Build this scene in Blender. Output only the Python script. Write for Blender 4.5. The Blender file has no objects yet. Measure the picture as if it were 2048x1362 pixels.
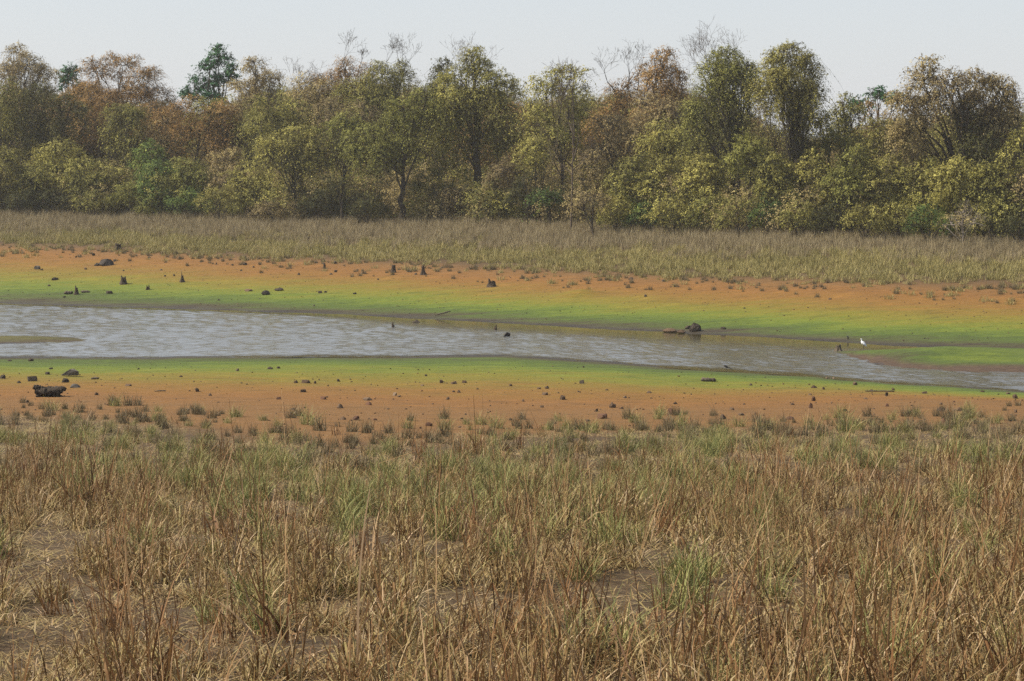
import bpy, bmesh, math
import numpy as np
from mathutils import Vector, Matrix

# ----------------------------------------------------------------- camera, sky, sun, exposure
scene = bpy.context.scene
COL = scene.collection
R = math.radians
FPX = 4267.0                      # focal length in pixels of the 2048 px wide photograph
CAM_H = 10.3                      # camera height above the pond surface (z = 0)
PITCH = math.atan(381.0 / FPX)

cam_data = bpy.data.cameras.new('camera')
cam_data.sensor_width = 36.0
cam_data.lens = FPX / 2048.0 * 36.0
cam_data.clip_start = 0.1
cam_data.clip_end = 4000.0
cam = bpy.data.objects.new('camera', cam_data)
cam.location = (0, 0, CAM_H)
cam.rotation_euler = (math.pi / 2 - PITCH, 0, 0)
COL.objects.link(cam)
scene.camera = cam

SUN_ELEV, SUN_AZ = 46.0, -92.0    # azimuth from +Y (away from the camera) towards +X
world = bpy.data.worlds.new('World')
scene.world = world
world.use_nodes = True
wn = world.node_tree
sky = wn.nodes.new('ShaderNodeTexSky')
sky.sky_type = 'NISHITA'
sky.sun_disc = False
sky.sun_elevation = R(SUN_ELEV)
sky.sun_rotation = R(SUN_AZ)
sky.air_density = 1.0
sky.dust_density = 1.2
sky.ozone_density = 2.0
bg = wn.nodes['Background']
bg.inputs['Strength'].default_value = 0.108
# dry-season haze whitens the sky towards the horizon, the same all round
wtc = wn.nodes.new('ShaderNodeTexCoord')
wsx = wn.nodes.new('ShaderNodeSeparateXYZ')
wn.links.new(wtc.outputs['Generated'], wsx.inputs[0])
def wmath(op, a, b):
    m = wn.nodes.new('ShaderNodeMath'); m.operation = op
    for i, v in ((0, a), (1, b)):
        if isinstance(v, (int, float)): m.inputs[i].default_value = v
        else: wn.links.new(v, m.inputs[i])
    return m.outputs[0]
wz = wmath('MAXIMUM', wsx.outputs['Z'], 0.0)
wf = wmath('ADD', wmath('MULTIPLY', wmath('POWER', 2.718, wmath('MULTIPLY', wz, -2.8)), .70), .12)
wmix = wn.nodes.new('ShaderNodeMix'); wmix.data_type = 'RGBA'
wn.links.new(wf, wmix.inputs[0]); wn.links.new(sky.outputs[0], wmix.inputs[6])
wmix.inputs[7].default_value = (4.75, 4.86, 5.15, 1)
wn.links.new(wmix.outputs[2], bg.inputs[0])

sun_data = bpy.data.lights.new('sun', 'SUN')
sun_data.energy = 5.0
sun_data.angle = R(0.55)
sun_data.color = (1.0, 0.93, 0.81)
sun = bpy.data.objects.new('sun', sun_data)
sd = Vector((math.sin(R(SUN_AZ)) * math.cos(R(SUN_ELEV)), math.cos(R(SUN_AZ)) * math.cos(R(SUN_ELEV)), math.sin(R(SUN_ELEV))))
sun.rotation_euler = sd.to_track_quat('Z', 'Y').to_euler()
sun.location = sd * 200
COL.objects.link(sun)

scene.view_settings.view_transform = 'Standard'
scene.view_settings.look = 'None'
scene.view_settings.exposure = 0.53
scene.view_settings.gamma = 1.0
scene.view_settings.use_curve_mapping = False
scene.render.engine = 'CYCLES'
scene.cycles.max_bounces = 5
scene.cycles.diffuse_bounces = 2
scene.cycles.transparent_max_bounces = 6
scene.cycles.volume_bounces = 1
scene.cycles.use_denoising = False
scene.cycles.use_adaptive_sampling = False

HAZE_DENSITY = 0.00022

# ----------------------------------------------------------------- helpers
def tag(o, label=None, cat=None, group=None, kind=None):
    if label: o['label'] = label
    if cat: o['category'] = cat
    if group: o['group'] = group
    if kind: o['kind'] = kind
    return o

def mesh_np(name, V, faces, mat=None, attrs=None, smooth=False):
    """faces: one (n,k) int array or a list of them."""
    if isinstance(faces, np.ndarray): faces = [faces]
    faces = [f for f in faces if len(f)]
    me = bpy.data.meshes.new(name)
    V = np.asarray(V, dtype=np.float32)
    me.vertices.add(len(V))
    me.vertices.foreach_set('co', V.ravel())
    nl = sum(f.size for f in faces); npoly = sum(len(f) for f in faces)
    me.loops.add(nl); me.polygons.add(npoly)
    me.loops.foreach_set('vertex_index', np.concatenate([f.ravel() for f in faces]).astype(np.int32))
    tot = np.concatenate([np.full(len(f), f.shape[1], np.int32) for f in faces])
    start = np.concatenate([[0], np.cumsum(tot)[:-1]]).astype(np.int32)
    me.polygons.foreach_set('loop_start', start)
    me.polygons.foreach_set('loop_total', tot)
    if smooth: me.polygons.foreach_set('use_smooth', np.ones(npoly, bool))
    for k, a in (attrs or {}).items():
        at = me.attributes.new(k, 'FLOAT', 'POINT')
        at.data.foreach_set('value', np.asarray(a, np.float32))
    me.update(calc_edges=True)
    if mat: me.materials.append(mat)
    return me

def link(name, data, parent=None, loc=None, rot=None, col=None):
    o = bpy.data.objects.new(name, data)
    (col or COL).objects.link(o)
    if loc is not None: o.location = loc
    if rot is not None: o.rotation_euler = rot
    if parent is not None: o.parent = parent
    return o

def unit(a):
    return a / np.maximum(np.linalg.norm(a, axis=-1, keepdims=True), 1e-9)

def smooth01(t):
    t = np.clip(t, 0, 1)
    return t * t * (3 - 2 * t)

_cp, _sp = math.cos(PITCH), math.sin(PITCH)
def ray(px, py):
    dx = (px - 1024.0) / FPX; dy = -(py - 681.0) / FPX
    return np.array([dx, _cp + dy * _sp, -_sp + dy * _cp])
def at_z(px, py, z=0.0):
    d = ray(px, py); t = (z - CAM_H) / d[2]
    return np.array([d[0] * t, d[1] * t, z])
def at_depth(px, py, Y):
    d = ray(px, py); t = Y / d[1]
    return np.array([d[0] * t, Y, CAM_H + d[2] * t])

class VNoise:
    """cheap smooth 2-D value noise"""
    def __init__(s, seed, n=256):
        s.g = np.random.default_rng(seed).random((n, n)); s.n = n
    def __call__(s, x, y):
        xi = np.floor(x).astype(int); yi = np.floor(y).astype(int)
        fx = smooth01(x - xi); fy = smooth01(y - yi); n = s.n
        a = s.g[xi % n, yi % n]; b = s.g[(xi + 1) % n, yi % n]
        c = s.g[xi % n, (yi + 1) % n]; d = s.g[(xi + 1) % n, (yi + 1) % n]
        return (a * (1 - fx) + b * fx) * (1 - fy) + (c * (1 - fx) + d * fx) * fy
N1, N2, N3 = VNoise(1), VNoise(2), VNoise(3)
def fbm(x, y, s):
    return (N1(x / s, y / s) * .55 + N2(x / s * 2.1 + 7, y / s * 2.1) * .28 + N3(x / s * 4.3, y / s * 4.3 + 3) * .17)

# ----------------------------------------------------------------- materials
def nodes_of(m):
    m.use_nodes = True
    nt = m.node_tree
    return nt, nt.nodes, nt.links, nt.nodes['Principled BSDF']

def ramp(nt, stops, interp='LINEAR'):
    r = nt.nodes.new('ShaderNodeValToRGB')
    e = r.color_ramp.elements
    r.color_ramp.interpolation = interp
    while len(e) < len(stops): e.new(0.5)
    for el, (p, c) in zip(e, stops):
        el.position = p; el.color = (*c, 1)
    return r

def noise(nt, scale, detail=3, rough=.55, vec=None):
    n = nt.nodes.new('ShaderNodeTexNoise')
    n.inputs['Scale'].default_value = scale; n.inputs['Detail'].default_value = detail
    n.inputs['Roughness'].default_value = rough
    if vec is not None: nt.links.new(vec, n.inputs['Vector'])
    return n

def math_node(nt, op, a, b=None):
    m = nt.nodes.new('ShaderNodeMath'); m.operation = op
    for i, v in ((0, a), (1, b)):
        if v is None: continue
        if isinstance(v, (int, float)): m.inputs[i].default_value = v
        else: nt.links.new(v, m.inputs[i])
    return m.outputs[0]

def mixc(nt, fac, a, b, mode='MIX'):
    m = nt.nodes.new('ShaderNodeMix'); m.data_type = 'RGBA'; m.blend_type = mode
    for sock, v in ((m.inputs[0], fac), (m.inputs[6], a), (m.inputs[7], b)):
        if isinstance(v, (int, float)): sock.default_value = v
        elif isinstance(v, tuple): sock.default_value = (*v, 1)
        else: nt.links.new(v, sock)
    return m.outputs[2]

def scaled_pos(nt, sx, sy, sz):
    g = nt.nodes.new('ShaderNodeNewGeometry')
    v = nt.nodes.new('ShaderNodeVectorMath'); v.operation = 'MULTIPLY'
    nt.links.new(g.outputs['Position'], v.inputs[0]); v.inputs[1].default_value = (sx, sy, sz)
    return v.outputs[0]

def bump(nt, height, strength, dist, to):
    b = nt.nodes.new('ShaderNodeBump'); b.inputs['Strength'].default_value = strength
    b.inputs['Distance'].default_value = dist
    nt.links.new(height, b.inputs['Height']); nt.links.new(b.outputs[0], to)

def attr(nt, name, typ='GEOMETRY'):
    a = nt.nodes.new('ShaderNodeAttribute'); a.attribute_name = name; a.attribute_type = typ
    return a.outputs['Fac']

def leaf_material(name, stops, trans=0.36, rough=.65, patch=.16, pscale=.22, spec=.10):
    m = bpy.data.materials.new(name)
    nt, ns, lk, pb = nodes_of(m)
    t = attr(nt, 'tint')
    oi = ns.new('ShaderNodeObjectInfo')
    n = noise(nt, pscale, 3, .6, scaled_pos(nt, 1, 1, 1))
    v = math_node(nt, 'ADD', t, math_node(nt, 'MULTIPLY', math_node(nt, 'SUBTRACT', n.outputs[0], .5), patch * 4))
    v = math_node(nt, 'ADD', v, math_node(nt, 'MULTIPLY', math_node(nt, 'SUBTRACT', oi.outputs['Random'], .5), .12))
    rp = ramp(nt, stops)
    lk.new(v, rp.inputs[0])
    lk.new(rp.outputs[0], pb.inputs['Base Color'])
    pb.inputs['Roughness'].default_value = rough
    pb.inputs['Specular IOR Level'].default_value = spec
    tr = ns.new('ShaderNodeBsdfTranslucent'); lk.new(rp.outputs[0], tr.inputs[0])
    mx = ns.new('ShaderNodeMixShader'); mx.inputs[0].default_value = trans
    lk.new(pb.outputs[0], mx.inputs[1]); lk.new(tr.outputs[0], mx.inputs[2])
    lk.new(mx.outputs[0], ns['Material Output'].inputs[0])
    return m

LEAF = {
 'fresh':  leaf_material('leaf_fresh',  [(0, (0.071,0.073,0.021)), (.35, (0.188,0.185,0.046)), (.65, (0.336,0.325,0.082)), (1, (0.490,0.467,0.148))]),
 'olive':  leaf_material('leaf_olive',  [(0, (0.090,0.089,0.028)), (.35, (0.213,0.198,0.054)), (.65, (0.388,0.356,0.096)), (1, (0.634,0.554,0.154))]),
 'yellow': leaf_material('leaf_yellow', [(0, (0.116,0.105,0.033)), (.35, (0.272,0.241,0.067)), (.65, (0.486,0.441,0.116)), (1, (0.720,0.638,0.195))]),
 'green':  leaf_material('leaf_green',  [(0, (0.041,0.070,0.019)), (.4, (0.104,0.153,0.039)), (.7, (0.207,0.262,0.062)), (1, (0.414,0.434,0.096))]),
 'deep':   leaf_material('leaf_deep',   [(0, (0.014,0.046,0.019)), (.4, (0.032,0.099,0.039)), (.75, (0.060,0.162,0.057)), (1, (0.155,0.252,0.087))], trans=.2, patch=.08),
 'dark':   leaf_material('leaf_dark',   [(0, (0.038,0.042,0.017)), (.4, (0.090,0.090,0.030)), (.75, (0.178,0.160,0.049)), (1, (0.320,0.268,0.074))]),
 'rust':   leaf_material('leaf_rust',   [(0, (0.132,0.083,0.033)), (.4, (0.293,0.176,0.063)), (.7, (0.473,0.286,0.098)), (1, (0.625,0.440,0.158))]),
 'brown':  leaf_material('leaf_brown',  [(0, (0.140,0.107,0.063)), (.4, (0.293,0.225,0.104)), (.7, (0.446,0.353,0.149)), (1, (0.657,0.536,0.214))]),
}

def bark_material(name, dark, light, scale=14.0, rough=.9, bs=.6):
    m = bpy.data.materials.new(name)
    nt, ns, lk, pb = nodes_of(m)
    n = noise(nt, scale, 5, .65, scaled_pos(nt, 1, 1, .22))
    rp = ramp(nt, [(.3, dark), (.72, light)])
    lk.new(n.outputs[0], rp.inputs[0]); lk.new(rp.outputs[0], pb.inputs['Base Color'])
    pb.inputs['Roughness'].default_value = rough
    pb.inputs['Specular IOR Level'].default_value = .12
    bump(nt, n.outputs[0], bs, .05, pb.inputs['Normal'])
    return m
BARK = bark_material('bark_dark', (.030, .024, .018), (.095, .075, .055))
BARK_PALE = bark_material('bark_pale', (.13, .11, .09), (.27, .23, .19))
BARK_TWIG = bark_material('bark_twig', (.060, .045, .034), (.15, .115, .086))
STUMP_WOOD = bark_material('stump_wood', (.022, .016, .011), (.105, .078, .053), 16, bs=1.0)
DRIFTWOOD = bark_material('driftwood', (.035, .027, .02), (.17, .135, .095), 9, bs=1.0)

def rock_material(name, dark, light, scale=9.0):
    m = bpy.data.materials.new(name)
    nt, ns, lk, pb = nodes_of(m)
    tc = ns.new('ShaderNodeTexCoord')
    n = noise(nt, scale, 6, .65, tc.outputs['Object'])
    oi = ns.new('ShaderNodeObjectInfo')
    v = math_node(nt, 'ADD', n.outputs[0], math_node(nt, 'MULTIPLY', math_node(nt, 'SUBTRACT', oi.outputs['Random'], .5), .3))
    rp = ramp(nt, [(.3, dark), (.7, light)])
    lk.new(v, rp.inputs[0]); lk.new(rp.outputs[0], pb.inputs['Base Color'])
    pb.inputs['Roughness'].default_value = .92
    pb.inputs['Specular IOR Level'].default_value = .12
    bump(nt, n.outputs[0], .7, .03, pb.inputs['Normal'])
    return m
GNARL = bark_material('gnarled_wood', (.014, .011, .008), (.085, .064, .045), 11, bs=1.0)
ROCK = {
 'black':   rock_material('rock_black', (.016, .014, .012), (.065, .054, .045)),
 'dark':    rock_material('rock_dark', (.025, .020, .015), (.090, .070, .050)),
 'brown':   rock_material('rock_brown', (.050, .033, .021), (.150, .098, .060)),
 'reddish': rock_material('rock_red', (.060, .031, .019), (.150, .080, .049)),
 'pale':    rock_material('rock_pale', (.120, .080, .050), (.240, .170, .110)),
 'grey':    rock_material('rock_grey', (.075, .066, .055), (.22, .19, .155)),
}

# ----------------------------------------------------------------- terrain
def curve(pix, hit):
    P = np.array([hit(x, y)[:2] for x, y in pix])
    o = np.argsort(P[:, 0]); P = P[o]
    return lambda X: np.interp(X, P[:, 0], P[:, 1])

Yf = curve([(-900, 590), (-400, 598), (0, 607), (350, 618), (700, 630), (1000, 646), (1300, 663), (1500, 673), (1650, 682),
            (1790, 692), (2048, 702), (2700, 726)], at_z)
Yn = curve([(-900, 722), (-300, 716), (0, 714), (300, 716), (640, 711), (820, 713), (1000, 711), (1110, 717), (1300, 731), (1600, 749),
            (1800, 767), (2048, 783), (2700, 820)], at_z)
Ygn = lambda X: np.interp(X, [-30, -18, -14, -8, -2, 2, 8, 13, 18, 30], [77.5, 77.5, 76, 74.2, 72.6, 72.6, 73.4, 74.3, 75.8, 75])

SPIT = np.array([at_z(x, y)[:2] for x, y in [(1652, 703), (1700, 701), (1750, 701), (1800, 699), (1840, 693), (1900, 692), (2048, 697), (2700, 722),
                 (2700, 785), (2048, 745), (1900, 743), (1830, 737), (1790, 731), (1740, 720), (1690, 712)]])
SPIT_L = np.array([at_z(x, y)[:2] for x, y in [(175, 680), (120, 676), (60, 673), (0, 671), (-900, 666), (-900, 694), (0, 685), (110, 683)]])

def poly_sd(P, X, Y):
    """signed distance, positive inside"""
    X = np.asarray(X, float); Y = np.asarray(Y, float)
    d = np.full(X.shape, 1e9); inside = np.zeros(X.shape, bool)
    n = len(P)
    for i in range(n):
        ax, ay = P[i]; bx, by = P[(i + 1) % n]
        ex, ey = bx - ax, by - ay
        t = np.clip(((X - ax) * ex + (Y - ay) * ey) / (ex * ex + ey * ey), 0, 1)
        d = np.minimum(d, np.hypot(X - ax - t * ex, Y - ay - t * ey))
        c = ((ay > Y) != (by > Y)) & (X < (bx - ax) * (Y - ay) / (by - ay + 1e-12) + ax)
        inside ^= c
    return np.where(inside, d, -d)

HUMP = at_z(1900, 722)
MOUND = None
def far_z(d):
    return np.where(d > 0, .055 * d + .04 * np.maximum(d - 3, 0) - .055 * np.maximum(d - 62, 0), .06 * d)
def ground(X, Y, detail=True):
    X = np.asarray(X, float); Y = np.asarray(Y, float)
    yn, yf = Yn(X), Yf(X)
    t = np.clip((yn - Y) / (yn - 74.0), 0, 1)
    near = np.where(Y > yn, -.05 * (Y - yn), 1.1 * t ** 1.25 + np.where(Y < 74, (74 - Y) * .0868, 0))
    near = np.where(Y < 0, near[...] - (0 - Y) * -.0 , near)
    far = far_z(Y - yf)
    far = np.minimum(far, 8.0 + 0 * far)
    z = np.maximum(np.maximum(near, far), -.9)
    m = (Y > 85) & (Y < 135)
    if np.any(m):
        for P, h, w in ((SPIT, .17, 2.0), (SPIT_L, .09, 1.6)):
            s = poly_sd(P, X, Y)
            zs = np.where(s > 0, h * smooth01(s / w), .06 * s)
            if P is SPIT:
                zs = zs + np.where(s > 0, .34 * np.exp(-((X - HUMP[0]) / 3.6) ** 2 - ((Y - HUMP[1] - 1.0) / 2.0) ** 2), 0)
                zs = zs + np.where(s > 0, .10 * smooth01(s / .35) * (fbm(X, Y, 1.3) - .3) * np.exp(-((X - HUMP[0]) / 7) ** 2), 0)
            z = np.where(m, np.maximum(z, zs), z)
    if MOUND is not None:
        z = z + .38 * np.exp(-((X - MOUND[0]) / 1.1) ** 2 - ((Y - MOUND[1]) / .8) ** 2)
    if detail:
        k = smooth01(np.minimum(np.abs(Y - yn), np.abs(Y - yf)) / 10.0)
        z = z + (fbm(X, Y, 9.0) - .5) * .22 * k + (fbm(X + 50, Y, 1.4) - .5) * .075 * (k + .45) + (fbm(X + 20, Y * 1.4, 4.0) - .5) * .11 * (k < .6)
        g = smooth01((Ygn(X) - Y) / 6.0)
        z = z + g * (fbm(X, Y + 31, 1.1) - .5) * .12
    return z

def hit(px, py, lo=8.0, hi=330.0):
    d = ray(px, py)
    ts = np.linspace(lo, hi, 2600) / d[1]
    X, Y, Z = d[0] * ts, d[1] * ts, CAM_H + d[2] * ts
    g = np.maximum(ground(X, Y), 0)
    k = np.argmax(Z <= g)
    if Z[k] > g[k]: k = len(ts) - 1
    a = max(k - 1, 0)
    ea, eb = Z[a] - g[a], Z[k] - g[k]
    f = ea / (ea - eb) if ea != eb else 0
    t = ts[a] + (ts[k] - ts[a]) * f
    return np.array([d[0] * t, d[1] * t, CAM_H + d[2] * t])

MOUND = hit(1160, 590)
Yge = curve([(-900, 824), (-300, 826), (0, 830), (300, 843), (500, 872), (640, 893), (800, 882), (1000, 875), (1200, 862), (1500, 860), (1750, 855),
             (2048, 844), (2700, 840)], hit)            # where the near grass begins
Ygf = curve([(-900, 470), (-300, 487), (0, 495), (200, 504), (350, 510), (500, 519), (650, 525), (800, 531), (1000, 544), (1150, 551),
             (1300, 557), (1570, 567), (1850, 577), (2048, 578), (2700, 600)], hit)
Ytl = curve([(-900, 412), (-300, 425), (0, 432), (300, 436), (600, 446), (950, 450), (1150, 463), (1300, 467), (1600, 475),
             (1850, 487), (2048, 491), (2700, 515)], hit)

def axis(*segs):
    a = [np.arange(s, e, st) for s, e, st in segs]
    return np.concatenate(a + [[segs[-1][1]]])
gx = axis((-480, -120, 30), (-120, -60, 5), (-60, 60, .5), (60, 120, 5), (120, 480, 30))
gy = axis((-200, -20, 20), (-20, 14, 2), (14, 76, .5), (76, 152, .33), (152, 215, .8), (215, 260, 5), (260, 800, 45))
GX, GY = np.meshgrid(gx, gy)
GZ = ground(GX, GY)
nx, ny = len(gx), len(gy)
ii = (np.arange(ny - 1)[:, None] * nx + np.arange(nx - 1)[None]).ravel()
quads = np.stack([ii, ii + 1, ii + nx + 1, ii + nx], 1)

yn, yf = Yn(GX), Yf(GX)
bn = (yn - GY) / (yn - Ygn(GX)) * (1 + .40 * smooth01((GX - 7) / 12))
bf = (GY - yf) / (Ygf(GX) - yf)
bn = bn + .10 * smooth01(bn / .06)
band = np.where(GY < .5 * (yn + yf), bn, bf)
sR, sL = poly_sd(SPIT, GX, GY), poly_sd(SPIT_L, GX, GY)
bare = np.zeros_like(band)
lowd = GY - np.interp(GX, np.sort(SPIT[8:, 0]), SPIT[8:, 1][np.argsort(SPIT[8:, 0])])       # from the spit's lower edge
onR = (sR > -.6) & (GX > SPIT[0, 0] - 1)
spb = np.clip(.10 + .05 * sR, .0, .26)
swale = np.exp(-((GY - yf - .2) / .9) ** 2)
band = np.where(onR & (bf < .16), np.maximum(spb * (1 - .8 * swale), 0), band)
bare = np.where(onR, smooth01((2.6 - lowd) / 1.6), bare)
onL = sL > -.6
band = np.where(onL, .16 + .12 * sL, band)
bare = np.where(onL, .65, bare)
fin = np.where(GY < .5 * (yn + yf), smooth01((Yge(GX) - GY + 4) / 9), smooth01((GY - Ygf(GX) + 1) / 5))

soil = bpy.data.materials.new('pond_bed_soil')
nt, ns, lk, pb = nodes_of(soil)
b0 = attr(nt, 'band')
n1 = noise(nt, .55, 5, .6, scaled_pos(nt, .16, 1, 1))
n6 = noise(nt, 2.4, 4, .6, scaled_pos(nt, .05, 1, 1))
n2 = noise(nt, 5.0, 5, .7, scaled_pos(nt, .45, 1, 1))
n3 = noise(nt, 26.0, 4, .7, scaled_pos(nt, .6, 1, 1))
bb = math_node(nt, 'ADD', b0, math_node(nt, 'MULTIPLY', math_node(nt, 'SUBTRACT', n1.outputs[0], .5), .26))
bb = math_node(nt, 'ADD', bb, math_node(nt, 'MULTIPLY', math_node(nt, 'SUBTRACT', n2.outputs[0], .5), .14))
bb = math_node(nt, 'ADD', bb, math_node(nt, 'MULTIPLY', math_node(nt, 'SUBTRACT', n6.outputs[0], .5), .20))
n7 = noise(nt, 1.1, 4, .7, scaled_pos(nt, .30, 1, 1))
bb = math_node(nt, 'ADD', bb, math_node(nt, 'MULTIPLY', math_node(nt, 'SUBTRACT', n7.outputs[0], .5), .24))
rp = ramp(nt, [(0, (.040, .030, .017)), (.05, (.056, .043, .022)), (.11, (.064, .070, .020)), (.20, (.068, .100, .014)), (.32, (.116, .148, .0135)),
               (.45, (.160, .146, .0135)), (.58, (.180, .122, .0150)), (.74, (.200, .101, .0175)), (.88, (.200, .092, .0200)), (1.0, (.180, .090, .0250))])
lk.new(bb, rp.inputs[0])
spk = ramp(nt, [(.30, (.62, .62, .60)), (.48, (1, 1, 1)), (.62, (1.05, 1.04, 1.0)), (.74, (1.35, 1.32, 1.25))])
lk.new(n3.outputs[0], spk.inputs[0])
c = mixc(nt, .8, rp.outputs[0], spk.outputs[0], 'MULTIPLY')
mot = ramp(nt, [(.3, (.80, .80, .78)), (.7, (1.15, 1.13, 1.1))])
lk.new(n2.outputs[0], mot.inputs[0])
c = mixc(nt, .9, c, mot.outputs[0], 'MULTIPLY')
n5 = noise(nt, 1.5, 4, .65, scaled_pos(nt, .35, 1, 1))
mo2 = ramp(nt, [(.28, (.55, .60, .58)), (.44, (.98, .98, .98)), (.56, (1, 1, 1)), (.72, (1.34, 1.30, 1.24))])
lk.new(n5.outputs[0], mo2.inputs[0])
c = mixc(nt, .8, c, mo2.outputs[0], 'MULTIPLY')
brn = ramp(nt, [(.3, (.045, .028, .018)), (.55, (.085, .053, .031)), (.75, (.12, .08, .045))])
lk.new(n2.outputs[0], brn.inputs[0])
c = mixc(nt, attr(nt, 'bare'), c, brn.outputs[0])
lit = ramp(nt, [(.30, (.026, .017, .008)), (.5, (.066, .042, .019)), (.62, (.115, .078, .036)), (.8, (.25, .19, .10))])
n4 = noise(nt, 15.0, 6, .75, scaled_pos(nt, 1, 1, 1))
lk.new(n4.outputs[0], lit.inputs[0])
c = mixc(nt, math_node(nt, 'MULTIPLY', attr(nt, 'litter'), .92), c, lit.outputs[0])
lk.new(c, pb.inputs['Base Color'])
rr = nt.nodes.new('ShaderNodeMapRange'); lk.new(b0, rr.inputs[0])
rr.inputs[1].default_value = 0; rr.inputs[2].default_value = .09; rr.inputs[3].default_value = .35; rr.inputs[4].default_value = .95
lk.new(rr.outputs[0], pb.inputs['Roughness'])
pb.inputs['Specular IOR Level'].default_value = .3
hsum = math_node(nt, 'ADD', math_node(nt, 'MULTIPLY', n2.outputs[0], .7), math_node(nt, 'MULTIPLY', n3.outputs[0], .5))
bump(nt, hsum, .85, .09, pb.inputs['Normal'])
o = link('ground', mesh_np('ground', np.stack([GX, GY, GZ], -1).reshape(-1, 3), quads, soil,
         {'band': band.ravel(), 'bare': bare.ravel(), 'litter': fin.ravel()}, smooth=True))
tag(o, 'sloping pond bed of orange, yellow and green mud between two grassy banks', kind='structure')

# ----------------------------------------------------------------- water
wx = axis((-120, -40, 2.5), (-38, 38, .3), (40, 110, 2.5))
NR = 440
ys0, ys1 = Yn(wx) - .8, Yf(wx) + .8
WX = np.repeat(wx[None], NR, 0)
WY = ys0[None] + (ys1 - ys0)[None] * np.linspace(0, 1, NR)[:, None]
rngw = np.random.default_rng(5)
WZ = np.zeros_like(WX)
slope2 = 0
for k in range(64):
    lam = .24 * (.62 / .24) ** rngw.random()
    th = rngw.normal(0.08, .27)
    kx, ky = math.sin(th) * 2 * math.pi / lam, math.cos(th) * 2 * math.pi / lam
    s = 1.0 * (lam / .8) ** -.15
    amp = s * lam / (2 * math.pi)
    slope2 += s * s / 2
    WZ += amp * np.sin(kx * WX + ky * WY + rngw.random() * 6.28)
WZ *= .14 / math.sqrt(slope2)
df = Yf(WX) - WY; dn = WY - Yn(WX)
calm_w = 1.6 + 7.5 * smooth01((WX + 16) / 14) - 2 * smooth01((WX - 8) / 10)
gust = .75 + .45 * fbm(WX * .35 + 9, WY, 7.0)
A = smooth01(df / calm_w) ** 1.3 * np.clip(gust, .4, 1.25)
A *= .35 + .65 * smooth01(dn / 1.2)
A = A * (1 - .12 * smooth01((WX - 4) / 8))
WZ = WZ * (.04 + .96 * A)
ii = (np.arange(NR - 1)[:, None] * len(wx) + np.arange(len(wx) - 1)[None]).ravel()
wq = np.stack([ii, ii + 1, ii + len(wx) + 1, ii + len(wx)], 1)
wm = bpy.data.materials.new('muddy_water')
nt, ns, lk, pb = nodes_of(wm)
wbr = ramp(nt, [(0, (.056, .046, .022)), (1, (.155, .155, .140))])  # pale silt tone also paints in sky reflection; brown end is the shallow bed
lk.new(attr(nt, 'deep'), wbr.inputs[0]); lk.new(wbr.outputs[0], pb.inputs['Base Color'])
pb.inputs['Roughness'].default_value = .04
pb.inputs['IOR'].default_value = 1.42
wnz = noise(nt, 7.0, 3, .6, scaled_pos(nt, .35, 1.5, 1))
bump(nt, math_node(nt, 'MULTIPLY', wnz.outputs[0], attr(nt, 'chop')), .4, .03, pb.inputs['Normal'])
o = link('water', mesh_np('water', np.stack([WX, WY, WZ], -1).reshape(-1, 3), wq, wm, {'chop': (.15 + .85 * A).ravel(), 'deep': ((1 - .5 * smooth01((WX + 6) / 20)) * np.clip(A * 1.1, 0, 1) * smooth01(np.minimum(df, dn * 2) / 2.5)).ravel()}, smooth=True))  # colour mask follows chop and shore distance; painted reflection dims to the right
tag(o, 'shallow rippled brown pond water reflecting the pale sky', kind='structure')

# ----------------------------------------------------------------- geometry bits
def tube(path, radii, sides=6, cap=True):
    path = np.asarray(path, float); n = len(path)
    tan = unit(np.gradient(path, axis=0))
    ref = np.array([0, 1.0, 0.2])
    a = unit(np.cross(tan, ref)); b = np.cross(tan, a)
    ang = np.linspace(0, 2 * np.pi, sides, endpoint=False)
    V = path[:, None] + np.asarray(radii)[:, None, None] * (np.cos(ang)[None, :, None] * a[:, None] + np.sin(ang)[None, :, None] * b[:, None])
    V = V.reshape(-1, 3)
    i = np.arange(n - 1)[:, None] * sides; j = np.arange(sides)[None]; j2 = (j + 1) % sides
    F = np.stack([i + j, i + j2, i + sides + j2, i + sides + j], -1).reshape(-1, 4)
    return V, F

class Geo:
    def __init__(s): s.V = []; s.Q = []; s.T = []; s.n = 0; s.A = []
    def add(s, V, Q=None, T=None, a=None):
        s.V.append(V)
        if Q is not None and len(Q): s.Q.append(np.asarray(Q) + s.n)
        if T is not None and len(T): s.T.append(np.asarray(T) + s.n)
        s.A.append(np.full(len(V), .5) if a is None else a)
        s.n += len(V)
    def mesh(s, name, mat, smooth=False, tint=False):
        F = [np.concatenate(x) for x in (s.Q, s.T) if x]
        return mesh_np(name, np.concatenate(s.V), F, mat, {'tint': np.concatenate(s.A)} if tint else None, smooth)

def prisms(P0, P1, r0, r1, sides=3):
    """many tapered sticks at once"""
    d = unit(P1 - P0)
    ref = np.where(np.abs(d[:, 2:3]) > .9, np.array([[1., 0, 0]]), np.array([[0, 0, 1.]]))
    a = unit(np.cross(d, ref)); b = np.cross(d, a)
    ang = np.linspace(0, 2 * np.pi, sides, endpoint=False)
    ring = np.cos(ang)[None, :, None] * a[:, None] + np.sin(ang)[None, :, None] * b[:, None]
    V = np.concatenate([P0[:, None] + ring * r0[:, None, None], P1[:, None] + ring * r1[:, None, None]], 1).reshape(-1, 3)
    n = len(P0); i = np.arange(n)[:, None] * 2 * sides; j = np.arange(sides)[None]; j2 = (j + 1) % sides
    F = np.stack([i + j, i + j2, i + sides + j2, i + sides + j], -1).reshape(-1, 4)
    return V, F

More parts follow.
